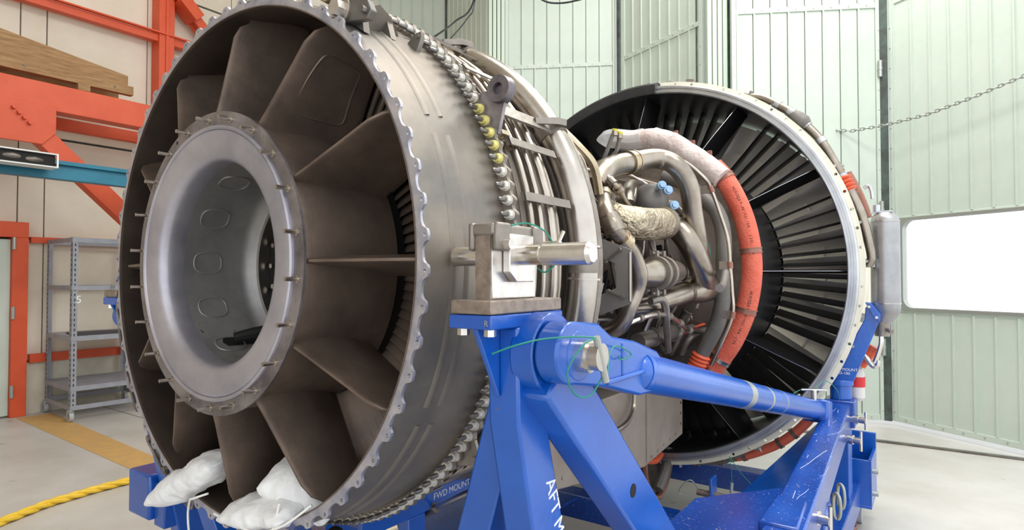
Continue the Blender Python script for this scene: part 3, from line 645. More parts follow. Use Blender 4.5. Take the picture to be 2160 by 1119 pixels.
for k_ in range(46):
    y = rnd.uniform(1.0, 2.5); a = rnd.uniform(-65, 55); r = rnd.uniform(.46, .58); c = Vector((r*math.cos(math.radians(a)), y, ZA+r*math.sin(math.radians(a))))
    R_ = Matrix.Rotation(-math.radians(a), 3, 'Y') @ Matrix.Rotation(rnd.uniform(0, 3), 3, 'X'); b_ = B(); sx = rnd.uniform(.03, .07)
    if k_ % 2: b_.box(c, (sx, rnd.uniform(.03, .09), .02), R_); b_.cyl(c+R_ @ Vector((sx/2, 0, 0)), c+R_ @ Vector((sx/2+.02, 0, 0)), .012, n=6)
    else: d = R_ @ Vector((0, 1, 0)); b_.cyl(c-d*.04, c+d*.04, sx*.45, n=14); b_.cyl(c+d*.03, c+d*.045, sx*.55, n=14); b_.cyl(c-d*.07, c-d*.04, sx*.25, n=10)
    b_.build('fitting', rnd.choice(('darkmetal', 'iron', 'nickel', 'soot', 'duct')), en, .003)
def pipe(nm, key, r, m_, n=16, seg=8): return B().tube(PT[key], r, n, True, seg).build(nm, m_, en)
def clamp(key, i, r, m_, par, half=.018, nm='clamp'):
    P_ = [Vector(p) for p in PT[key]]; t = (P_[min(i+1, len(P_)-1)]-P_[max(i-1, 0)]).normalized(); c = P_[i]
    return B().cyl(c-t*half, c+t*half, r, n=20).cyl(c-t*half*1.15, c-t*half*.8, r*1.05, n=20).cyl(c+t*half*.8, c+t*half*1.15, r*1.05, n=20).build(nm, m_, par)
pa = pipe('bleed_duct', 'bleed_a', .0465, 'nickel', 24); clamp('bleed_a', 3, .052, 'gold', pa, .022)
pb = pipe('bleed_duct', 'bleed_b', [.055, .054, .054, .054, .054, .056], 'nickel', 24)
pc = pipe('bleed_duct', 'bleed_c', [.05, .078, .072, .05, .044, .043, .042], 'nickel', 24); clamp('bleed_c', 3, .052, 'nickel', pc, .008)
pd_ = pipe('air_duct', 'dark_duct', [.04, .04, .04, .04, .04, .04, .04, .04, .04, .036, .036], 'duct', 18)
P_ = [Vector(p) for p in PT['dark_duct']]
for i, u in enumerate((.0, .3, .6, .9)):
    c = P_[-2]+(P_[-1]-P_[-2])*u; t = (P_[-1]-P_[-2]).normalized(); B().cyl(c-t*.01, c, .04, .05, 18).cyl(c, c+t*.01, .05, .04, 18).build('rubber_sleeve', 'orange_rub', pd_)
pipe('drain_stub', 'dark_stub', .017, 'duct', 12); clamp('dark_stub', 2, .019, 'steel', en, .006)
pt_ = pipe('signal_line', 'steel_tube', .0095, 'tubing', 10)
for i in (4, 7, 9): clamp('steel_tube', i, .014, 'band', pt_, .014); x, y, z = PT['steel_tube'][i]; B().bb(x-.05, x-.005, y-.01, y, z-.02, z+.02).build('clip', 'iron', pt_)
def along(key, body, size, u0, r, out, m_, par):
    P_ = [Vector(p) for p in PT[key]]; L_ = [0]
    for a, b_ in zip(P_[:-1], P_[1:]): L_.append(L_[-1]+(b_-a).length)
    s_ = u0*L_[-1]; bmx = bmesh.new()
    for chx in body:
        i = max(k_ for k_ in range(len(L_)-1) if L_[k_] <= s_ or k_ == 0)
        f_ = (s_-L_[i])/(L_[i+1]-L_[i]); tg = lambda j: (P_[min(j+1, len(P_)-1)]-P_[max(j-1, 0)]).normalized()
        t_ = (tg(i)*(1-f_)+tg(i+1)*f_).normalized(); a, b_, c_, d_ = P_[max(i-1, 0)], P_[i], P_[i+1], P_[min(i+2, len(P_)-1)]
        p = .5*((2*b_)+(c_-a)*f_+(2*a-5*b_+4*c_-d_)*f_*f_+(3*b_-a-3*c_+d_)*f_**3)
        n_ = Vector(out); n_ = (n_-t_*n_.dot(t_)).normalized(); up_ = n_.cross(t_)
        if chx != ' ':
            cu = bpy.data.curves.new('t', 'FONT'); cu.body = chx; cu.size = size; cu.extrude = .0008; to = bpy.data.objects.new('t', cu); me = bpy.data.meshes.new_from_object(to); bpy.data.objects.remove(to)
            me.transform(Matrix.Translation(p+n_*r-up_*size*.3) @ Matrix((t_, up_, n_)).transposed().to_4x4()); bmx.from_mesh(me); bpy.data.meshes.remove(me)
        s_ += size*.62
    me = bpy.data.meshes.new('lettering'); bmx.to_mesh(me); bmx.free(); me.materials.clear(); me.materials.append(M[m_])
    return link(bpy.data.objects.new('lettering', me), par)
ho = pipe('rubber_hose', 'hose', .052, 'hose', 22, 10)
along('hose', 'AEROQUIP-AE102/10A - |20|- 79', .02, .14, .0515, (.35, -.9, .3), 'dtext', ho); along('hose', 'AEROQUIP-AE102/10A -|79', .02, .60, .0515, (.35, -.9, .0), 'dtext', ho)
clamp('hose', 1, .055, 'band', ho, .012, 'hose_band'); clamp('hose', 4, .0545, 'band', ho, .012, 'hose_band'); clamp('hose', 6, .0545, 'band', ho, .012, 'hose_band'); clamp('hose', 8, .056, 'tubing', ho, .01, 'hose_band'); clamp('hose', 9, .054, 'steel', ho, .01, 'hose_band')
wr = pipe('wrapped_hose', 'wrap', [.048, .056, .06, .062, .06, .058, .056], 'wrap', 24, 10)
P_ = [Vector(p) for p in PT['wrap']]
B().tube([P_[0]+Vector((-.10, -.02, .0)), P_[0]+Vector((-.05, -.01, 0)), P_[0], P_[1]+Vector((-.02, 0, 0)), P_[1]+Vector((.05, 0, .0))], [.006, .05, .058, .062, .064], 9, True, 3).build('plastic_bag', 'film', wr)
for i in (2, 3):
    for k_ in range(3): c = P_[i]+(P_[i+1]-P_[i])*(k_*.12); t = (P_[i+1]-P_[i]).normalized(); B().cyl(c-t*.006, c+t*.006, .0645-.001*k_, n=22).build('wrap_fold', 'wrap', wr)
for i in (3, 4, 5): B().box(P_[i]+Vector((.03, 0, .052)), (.02, .02, .03)).build('wrap_clip', 'band', wr)
gd = pipe('insulated_duct', 'gold_duct', [.04, .055, .066, .068, .066], 'foil', 24, 8); clamp('gold_duct', 4, .07, 'steel', gd, .014)
c = Vector(PT['ball'][0]); B().ball(c, .095, 22, 14, (.9, 1, .9)).build('valve_body', 'duct', en)
B().cyl(Vector(PT['gold_duct'][4]), Vector(PT['gold_duct'][4])+Vector((-.03, .12, .0)), .068, .05, 20).build('valve_outlet', 'iron', en)
for dx, dy, dz in ((.07, -.05, .06), (.10, -.05, .035), (.125, -.04, -.035)):
    q = c+Vector((dx, dy, dz)); cp = B().cyl(q, q+Vector((.02, -.03, 0)), .02, n=14).build('connector_cap', 'lblue', en); B().cyl(q+Vector((.02, -.03, 0)), q+Vector((.03, -.045, 0)), .013, n=12).build('cap_rim', 'lblue', cp)
yd = pipe('branch_duct', 'y_duct', [.02, .03, .034, .027, .028, .034, .03, .028, .034, .036], 'nickel', 18); clamp('y_duct', 3, .036, 'gold', yd, .016); clamp('y_duct', 0, .026, 'gold', yd, .016)
P_ = [Vector(p) for p in PT['valve_sleeve']]; B().cyl(P_[0], P_[1], .036, .04, 20).build('duct_sleeve', 'nickel', yd)
yb = pipe('branch_duct', 'y_branch', [.036, .056, .057, .05], 'nickel', 20)
P_ = [Vector(p) for p in PT['y_branch']]
for u in (.35, .85):
    c = P_[1]+(P_[2]-P_[1])*u; t = (P_[2]-P_[1]).normalized(); B().cyl(c-t*.011, c+t*.011, .072, n=26).box(c+Vector((0, 0, .075)), (.03, .022, .035)).box(c+Vector((0, 0, -.075)), (.03, .022, .035)).cyl(c+Vector((0, -.03, .082)), c+Vector((0, .03, .082)), .007, n=6).cyl(c+Vector((0, -.03, -.082)), c+Vector((0, .03, -.082)), .007, n=6).build('clamp_ring', 'iron', yb, .002)
for nm, key, r, m_ in (('braided_hose', 'flex_a', .017, 'iron'), ('braided_hose', 'flex_b', .018, 'iron'), ('braided_hose', 'flex_c', .017, 'iron'), ('silver_conduit', 'conduit', .0125, 'chrome'), ('orange_wire', 'wire_a', .008, 'orange_rub'), ('red_wire', 'wire_b', .007, 'red'), ('fuel_line', 'fuel_a', .013, 'nickel'), ('fuel_line', 'fuel_b', .01, 'nickel'), ('elbow_pipe', 'elbow', .03, 'nickel'), ('flexible_line', 'flex_up_a', .0095, 'duct'), ('flexible_line', 'flex_up_b', .0095, 'duct')):
    o = pipe(nm, key, r, m_, 12)
    if nm == 'flexible_line': q = Vector(PT[key][-1]); B().cyl(q-Vector((0, 0, .02)), q, .014, n=6).build('union_nut', 'nickel', o); B().cyl(q, q+Vector((.003, 0, .01)), .013, n=12).build('yellow_plug', 'yell', o)
    if key == 'conduit':
        for i in (1, 2, 3, 4, 5): clamp('conduit', i, .0165, 'iron', o, .01, 'coupling')
    if key == 'fuel_a': clamp('fuel_a', 1, .019, 'nickel', o, .012, 'coupling'); clamp('fuel_a', 2, .02, 'nickel', o, .01, 'coupling')
sr = pipe('starter_duct', 'starter', .04, 'iron', 18); clamp('starter', 1, .046, 'iron', sr, .012); clamp('starter', 2, .05, 'duct', sr, .02)
bp_ = B().prism(PT['plate'], (0, .006, 0)).build('bracket_plate', 'plate', en)
for a, b_ in (((.68, .994, 1.66), (.735, .994, 1.70)), ((.69, .994, 1.555), (.745, .994, 1.535))):
    B().beam(a, b_, .006, .02, (0, 1, 0)).cyl(a, (a[0], a[1]-.012, a[2]), .007, n=8).cyl(b_, (b_[0], b_[1]-.012, b_[2]), .007, n=8).build('plate_link', 'iron', bp_)
B().cyl((.772, .99, 1.52), (.772, .99, 1.69), .004, n=6).build('plate_edge', 'tubing', bp_)
B().tube([(.62, 2.0, 1.86), (.6, 2.1, 1.78), (.61, 2.15, 1.7), (.62, 2.2, 1.62)], .012, 8).build('yellow_line', 'yell', en)
B().tube([(.6, 2.2, 1.62), (.66, 2.15, 1.63), (.69, 2.15, 1.7), (.67, 2.2, 1.78)], .009, 8).build('green_line', 'lanyard', en)

# gearbox fire shield below the core, red seal duct beneath it
gb = B(); gb.prism([(.42, .75, 1.06), (.42, 2.52, 1.06), (.42, 2.52, .69), (.42, 1.95, .64), (.42, .9, .80)], (-.5, 0, 0)); gp = gb.build('gearbox_shield', 'shield', en, .006)
rv = B().cyl((.42, 0, 0), (.424, 0, 0), .008, n=8).mesh('rivet', 'tubing')
for y, z in [(2.48, 1.0-.06*i) for i in range(5)]+[(2.4-.09*i, .715-.01*i) for i in range(5)]+[(1.85-.12*i, .69+.02*i) for i in range(8)]: inst('rivet', rv, gp, (0, y, z))
B().bb(.42, .426, 1.97, 1.98, .66, 1.06).build('shield_seam', 'shield', gp)
B().tube([(.44, 1.2, .95), (.47, 1.35, .93), (.47, 1.6, .93), (.45, 1.75, .98), (.44, 1.78, 1.08)], .012, 8).build('drain_line', 'nickel', gp)
cn2 = B().tube([(.30, 2.62, 1.02), (.30, 2.62, 1.0), (.30, 2.62, .80), (.30, 2.62, .77)], [.03, .045, .045, .03], 18, False).build('grey_canister', 'plastic', en); B().cyl((.30, 2.62, .98), (.30, 2.62, .86), .0462, n=20).build('red_label', 'red', cn2)
text('lettering', 'ON', .03, (.315, 2.573, .89), (.9, .3, 0), (0, 0, 1), 'ltext', cn2)
rd = B(); U_ = [(.1, 2.72, .44), (.1, 2.74, .3), (.1, 2.84, .17), (.1, 2.98, .13), (.1, 3.1, .2), (.1, 3.2, .34), (.1, 3.2, .42)]
rd.tube(U_, .02, 8).build('red_seal', 'band', en)
rd = B(); rd.prism([(x-.02, y, z) for x, y, z in U_], (-.25, 0, 0)).build('seal_duct', 'darkmetal', en)
B().tube([(.1, 2.75, .42), (.12, 2.85, .40), (.12, 2.95, .42)], .02, 8).build('orange_wire', 'orange_rub', en)
B().tube([(.1, 2.72, .46), (.13, 2.8, .45), (.12, 2.86, .46)], .016, 8).build('yellow_wire', 'yell', en)
B().tube([(.12, 2.9, .2), (.13, 3.0, .3), (.12, 3.1, .42)], .035, 10).build('drain_pipe', 'duct', en)

# ------------------------------------------------------------------ fan frame
B().lathe([(2.98, 1.226), (2.975, 1.232), (2.975, 1.245), (2.99, 1.247), (2.99, 1.258), (2.978, 1.26), (2.978, 1.272), (2.992, 1.275), (3.0, 1.284), (3.05, 1.285), (3.06, 1.24), (3.06, 1.226)], 160).build('aft_ring', 'ring', en)
big = [circ(*pol(1.298, 5*i+1), .0095, 8) for i in range(-14, 15) if i % 7]+[circ(*pol(1.298, 5*i+1), .0095, 8) for i in range(15, 58) if i % 7]
holed('fan_flange', [pol(1.314, 2*i) for i in range(180)], [pol(1.28, 2*i) for i in range(180)], big, 3.03, 3.042, 'cream', en)
B().lathe([(3.0, 1.226), (3.02, 1.222), (3.5, 1.215), (4.2, 1.22), (4.25, 1.24), (4.25, 1.26), (4.2, 1.275), (3.06, 1.275), (3.05, 1.24)], 140).build('fan_case', 'black', en)
B().lathe([(3.1, 1.274), (3.1, 1.29), (3.16, 1.29), (3.17, 1.285), (3.5, 1.285), (3.51, 1.30), (3.54, 1.30), (3.55, 1.285), (4.2, 1.28), (4.2, 1.274)], 140).build('fan_case_skin', 'cream', en)
B().lathe([(2.74, .78), (2.74, .80), (2.9, .806), (3.32, .808), (3.33, .80), (3.33, .74), (2.8, .74)], 120).build('inner_fairing', 'black', en)
B().lathe([(2.69, .78), (2.72, .79), (2.74, .79), (2.74, .3), (2.69, .3)], 96).build('frame_bulkhead', 'darkmetal', en)
sv = B(); vs = []
for r, y0 in ((.80, 2.80), (1.0, 2.90), (1.225, 3.03)):
    for y, t in ((y0, .002), (y0+.03, .009), (y0+.24, .012), (y0+.24, -.012), (y0+.03, -.009), (y0, -.002)): vs.append((r, y, t))
fs = []
for i in range(2):
    for k_ in range(6): fs.append((i*6+k_, i*6+(k_+1) % 6, i*6+6+(k_+1) % 6, i*6+6+k_))
sv.mi = 0; sv.add(vs, fs); sv.mi = 1
sv.add([(.80, 2.797, .0012), (1.0, 2.897, .0012), (1.225, 3.027, .0012), (1.225, 3.027, -.0012), (1.0, 2.897, -.0012), (.8, 2.797, -.0012)], [(0, 1, 4, 5), (1, 2, 3, 4)])
svm = sv.mesh('frame_strut', ['vane', 'ring'])
for k_ in range(12): spin('frame_strut', svm, en, 30*k_)
vn = B(); vs = []
prf = ((0, 0, .0025), (.3, .004, .008), (.7, .013, .007), (1, .026, .002))
for r, y0 in ((.80, 3.325), (1.22, 3.50)):
    for u, c_, th in prf: vs.append((r, y0+u*.18, c_+th))
    for u, c_, th in reversed(prf): vs.append((r, y0+u*.18, c_-th))
vn.add(vs, [(i, (i+1) % 8, 8+(i+1) % 8, 8+i) for i in range(8)]); vnm = vn.mesh('outlet_vane', 'vane')
for k_ in range(80):
    a = 4.5*k_+2.2
    if min(abs((a % 30)), 30-(a % 30)) > 1.6: spin('outlet_vane', vnm, en, a)
fb = B(); vs = []
for i, r in enumerate((.36, .55, .75, .88, 1.0, 1.205)):
    st = math.radians(22+42*(r-.36)/.85); hc = .13
    for u, th in ((-1, .001), (-.3, .008), (.4, .006), (1, .001)): vs.append((r, 3.84-u*hc*math.cos(st), u*hc*math.sin(st)+th))
    for u, th in ((1, .001), (.4, .006), (-.3, .008), (-1, .001)): vs.append((r, 3.84-u*hc*math.cos(st), u*hc*math.sin(st)-th))
fs = [(i*8+k_, i*8+(k_+1) % 8, i*8+8+(k_+1) % 8, i*8+8+k_) for i in range(5) for k_ in range(8)]
fb.add(vs, fs); fb.bb(1.0, 1.012, 3.82, 3.86, -.085, .085); fbm = fb.mesh('fan_blade', 'titan')
for k_ in range(38): spin('fan_blade', fbm, en, 360/38*k_)
B().lathe([(3.4, .80), (3.45, .8), (3.5, .5), (3.68, .37), (4.0, .36), (4.2, .2), (4.3, .001), (3.3, .001), (3.34, .74)], 72).build('fan_hub', 'soot', en)
B().lathe([(2.96, 1.222), (2.955, 1.235), (2.955, 1.285), (2.97, 1.30), (3.03, 1.316), (3.045, 1.316), (3.045, 1.28), (3.0, 1.26), (2.99, 1.222)], 40, 86, 152).build('rim_fairing', 'black', en)
# outside of the fan case
fp = pipe('fan_case_pipe', 'fan_pipe', [.024, .024, .024, .026, .028, .028, .026, .026, .026, .028, .028, .026, .024, .02], 'nickel', 14)
P_ = [Vector(p) for p in PT['fan_pipe']]
B().tube([P_[4], P_[4]+(P_[5]-P_[4])*.4, P_[4]+(P_[5]-P_[4])*.8, P_[5]+(P_[6]-P_[5])*.1], [.028, .044, .05, .03], 18, True, 4).build('check_valve', 'duct', fp)
for i, r in ((3, .03), (4, .032), (5, .034), (6, .031)): clamp('fan_pipe', i, r, 'ring', fp, .014)
B().beam(P_[3]+Vector((-.02, 0, -.04)), P_[6]+Vector((-.03, 0, -.05)), .01, .03, (0, 1, 0)).build('pipe_bracket', 'iron', fp)
for u in (.1, .35, .6, .85):
    c = P_[8]+(P_[9]-P_[8])*(u*.7); t = (P_[9]-P_[8]).normalized(); B().cyl(c-t*.011, c, .034, .046, 18).cyl(c, c+t*.011, .046, .034, 18).build('rubber_bellows', 'orange_rub', fp)
clamp('fan_pipe', 8, .031, 'ring', fp, .014); c = P_[8]+(P_[9]-P_[8])*.6; B().cyl(c-t*.012, c+t*.012, .032, n=18).build('clamp', 'ring', fp)
B().tube(arc(1.35, 3.3, 14, 27, 2), .022, 12, False).build('case_conduit', 'band', en)
pipe('oil_line', 'tank_pipe', .011, 'ring', 10)
tk = thing_ = B().tube([(1.40, 3.2, 1.99), (1.40, 3.2, 1.975), (1.40, 3.2, 1.955), (1.40, 3.2, 1.93), (1.40, 3.2, 1.46), (1.40, 3.2, 1.43), (1.397, 3.2, 1.40), (1.385, 3.2, 1.36), (1.38, 3.2, 1.34)], [.03, .055, .07, .075, .076, .076, .07, .05, .042], 24, False).build('oil_tank', 'tank', en)
B().cyl((1.40, 3.2, 1.93), (1.40, 3.2, 1.934), .0775, n=24).build('tank_band', 'steel', tk); B().cyl((1.40, 3.2, 1.45), (1.40, 3.2, 1.456), .0785, n=24).build('tank_band', 'steel', tk)
B().cyl((1.38, 3.2, 1.345), (1.38, 3.2, 1.26), .043, .04, 20).cyl((1.41, 3.16, 1.30), (1.43, 3.13, 1.29), .012, n=8).build('tank_sump', 'iron', tk)
B().cyl((1.36, 3.18, 1.99), (1.36, 3.18, 2.03), .02, n=12).bb(1.33, 1.44, 3.17, 3.23, 1.985, 1.995).build('tank_cap', 'ring', tk)
o = pipe('rubber_sleeve', 'orange_low', .03, 'orange_rub', 14); clamp('orange_low', 2, .033, 'hose', o, .008); pipe('silver_line', 'low_u', .014, 'chrome', 10); pipe('silver_line', 'tank_line', .014, 'chrome', 10)
pb_ = B().tube([(1.245, 3.25, 1.06), (1.243, 3.25, 1.03), (1.24, 3.25, 1.0), (1.24, 3.25, .88), (1.24, 3.25, .86)], [.022, .04, .045, .045, .03], 18, False).build('white_canister', 'plastic', en)
B().cyl((1.241, 3.25, 1.005), (1.2405, 3.25, .945), .0465, n=20).build('red_label', 'red', pb_)
text('lettering', 'TIGHT', .024, (1.215, 3.2, .96), (.82, .57, 0), (0, 0, 1), 'ltext', pb_)
rh = pipe('red_drain_hose', 'red_hose', .03, 'hose', 14)
for i in (1, 3, 4): clamp('red_hose', i, .034, 'darkmetal', rh, .01)
pipe('drain_manifold', 'low_pipe', [.02, .022, .024, .022, .022, .02], 'duct', 12)
for i in (1, 2, 3): clamp('low_pipe', i, .03, 'darkmetal', en, .014, 'pipe_coupling')
rnd = random.Random(5)
for a in (-20, -12, 2, 12, 20, 28, 52, 60, 78, 84, 88, 91, 95, 110, -58, -68, -82):
    b_ = B(); b_.bb(1.28, 1.325+rnd.uniform(0, .03), 3.1, 3.16, -.025, .025); b_.cyl((1.315, 3.07, .01), (1.315, 3.1, .01), .009, n=8); b_.cyl((1.32, 3.13, 0), (1.355, 3.13, 0), .012, n=8)
    spin('case_fitting', b_.mesh('case_fitting', rnd.choice(('ring', 'iron', 'galv'))), en, a)
# mount lugs at the top of the exhaust case
lg = B(); lg.prism([(.744, .045, -.09), (.775, .045, -.06), (.775, .045, .05), (.744, .045, .08)], (0, .02, 0)); lg.prism([(.755, .13, -.09), (.79, .13, -.045), (.79, .13, .045), (.755, .13, .08)], (0, .02, 0)); lgm = lg.mesh('mount_lug', 'case')
for d in (56, 88): o = spin('mount_lug', lgm, en, d)
B().cyl((.445, .03, 2.262), (.445, -.012, 2.262), .021, n=6).build('hex_bolt', 'machined', en)
B().cyl((.445, .075, 2.262), (.445, .012, 2.262), .03, n=24).build('bolt_washer', 'steel', en)
B().prism([(.43, .02, 2.235), (.53, .02, 2.222), (.545, .02, 2.24), (.53, .02, 2.27), (.44, .02, 2.30)], (0, .02, 0)).build('lock_plate', 'case', en, .003)
B().cyl((.525, .02, 2.243), (.525, .005, 2.243), .009, n=8).build('lock_bolt', 'boltm', en)
fn = B().prism([(.745, .03, -.008), (.79, .045, -.008), (.818, .09, -.008), (.80, .14, -.008), (.762, .19, -.008)], (0, 0, .016)); fnm = fn.mesh('mount_fin', 'case')
for d in (53, 58.5, 86, 92): spin('mount_fin', fnm, en, d)
spin('mount_bushing', B().lathe([(.06, .018), (.06, .034), (.10, .036), (.10, .018)], 24, c=(.795, 0, 0)).mesh('mount_bushing', 'gold'), en, 66)
e_ = B(); e_.prism([(.735, .19, -.03), (.80, .19, -.012), (.812, .19, 0), (.80, .19, .012), (.735, .19, .03)], (0, .014, 0)); e_.cyl((.798, .185, 0), (.798, .208, 0), .006, n=8); spin('case_tab', e_.mesh('case_tab', 'case'), en, 48)
# slotted links on the far side of the rear flange
lkx = B(); lkx.tube([(.765, 0, -.075), (.765, 0, .075), (.785, 0, .08), (.79, 0, .07), (.79, 0, -.07), (.785, 0, -.08)], .008, 8, False, 1, True); lkx.cyl((.775, -.01, .07), (.775, .012, .07), .011, n=8); lkx.cyl((.775, -.01, -.07), (.775, .012, -.07), .011, n=8)
lkm2 = lkx.mesh('slotted_link', 'hubring')
for d in (196, 213, 233, 246): spin('slotted_link', lkm2, en, d, .016)
# actuator rod and strut below the case
B().cyl((.2, .62, .80), (.62, .62, 1.03), .011, n=12).build('actuator_rod', 'steel', en); B().cyl((.12, .61, .755), (.21, .62, .805), .018, n=12).cyl((.06, .58, .72), (.13, .61, .76), .024, n=12).build('actuator_end', 'nickel', en)
B().cyl((.0, .5, .70), (.1, .56, .74), .03, n=16).build('actuator_body', 'gold', en)
jb = B(); jb.ball((.2, .2, .85), .028, 10, 8); jb.build('taped_joint', 'soot', en)
for a in (-100, -112): spin('cooling_tube_bracket', brm, en, a)

# ------------------------------------------------------------------ sand bags lying in the exhaust case
def bag(label, c, L_, W_, H_, ax, up, seed, tail=None):
    ax = Vector(ax).normalized(); up = Vector(up).normalized(); sd_ = up.cross(ax).normalized(); up = ax.cross(sd_).normalized(); vs, fs = [], []; n, m = 48, 56
    for i in range(m+1):
        u = -1+2*i/m; pw = max(0.0, 1-abs(u)**3.2)**.55
        hh = H_*(pw*.97+.05); ww = W_*(.84+.16*pw)
        for k_ in range(n):
            a = 2*PI*k_/n; ca, sa = math.cos(a), math.sin(a)
            y_ = math.copysign(abs(ca)**.85, ca)*ww; z_ = math.copysign(abs(sa)**.9, sa)*hh
            p = Vector((u*L_, y_, z_)); nn = noise.noise(p*11+Vector((seed, 0, 0)))*.010+(.5-abs(noise.noise(p*22+Vector((0, seed, 3)))))*.007+noise.noise(p*60+Vector((0, seed, 0)))*.003
            nn += .004*math.sin(8*y_/W_+seed)*abs(u)**2+.002*math.sin(13*u+6*y_/W_)*(1-abs(u))
            rr_ = 1+nn/max(.03, math.hypot(y_, z_)); vs.append(Vector(c)+ax*p.x+sd_*y_*rr_+up*z_*rr_)
    for i in range(m):
        for k_ in range(n): fs.append((i*n+k_, i*n+(k_+1) % n, (i+1)*n+(k_+1) % n, (i+1)*n+k_))
    fs += [tuple(range(n)), tuple(m*n+k_ for k_ in range(n))]
    b_ = B().add(vs, fs); root = thing('sand_bag', label, 'bag', c, 'white sand bags in the exhaust case'); b_.build('bag_body', 'white', root, ang=70)
    if tail: B().tube(tail, .0032, 7, True, 6).build('tie_cord', 'cord', root)
    e0 = [Vector(c)+ax*L_*.97*s_+sd_*W_*.6*t_ for s_ in (1,) for t_ in (-1, -.5, 0, .5, 1)]
    B().tube(e0, .003, 6).build('stitched_seam', 'cord', root)
    return root
bag('white sand bag leaning left against the lowest strut with its tip over the flange', (-.195, -.005, 1.0), .165, .07, .045, (.31, .05, .16), (-.35, -.2, .9), 1.3, [(-.07, -.03, .985), (-.12, -.05, .965), (-.17, -.03, .945), (-.2, -.02, .90), (-.205, -.015, .85), (-.2, -.01, .80)])
bag('white sand bag lying flat along the bottom of the rear flange', (.155, .01, .978), .14, .065, .034, (.95, .05, .16), (.1, -.2, 1), 4.1, [(.27, -.03, 1.03), (.26, -.045, .96), (.2, -.05, .945), (.1, -.05, .945), (.0, -.05, .95)])
bag('crumpled white sand bag wedged under the strut right of the flat bag', (.225, .085, 1.03), .11, .075, .06, (.72, .3, -.25), (.3, -.3, .9), 8.7, [(.36, .0, 1.035), (.31, -.035, .99), (.25, -.045, .96)])

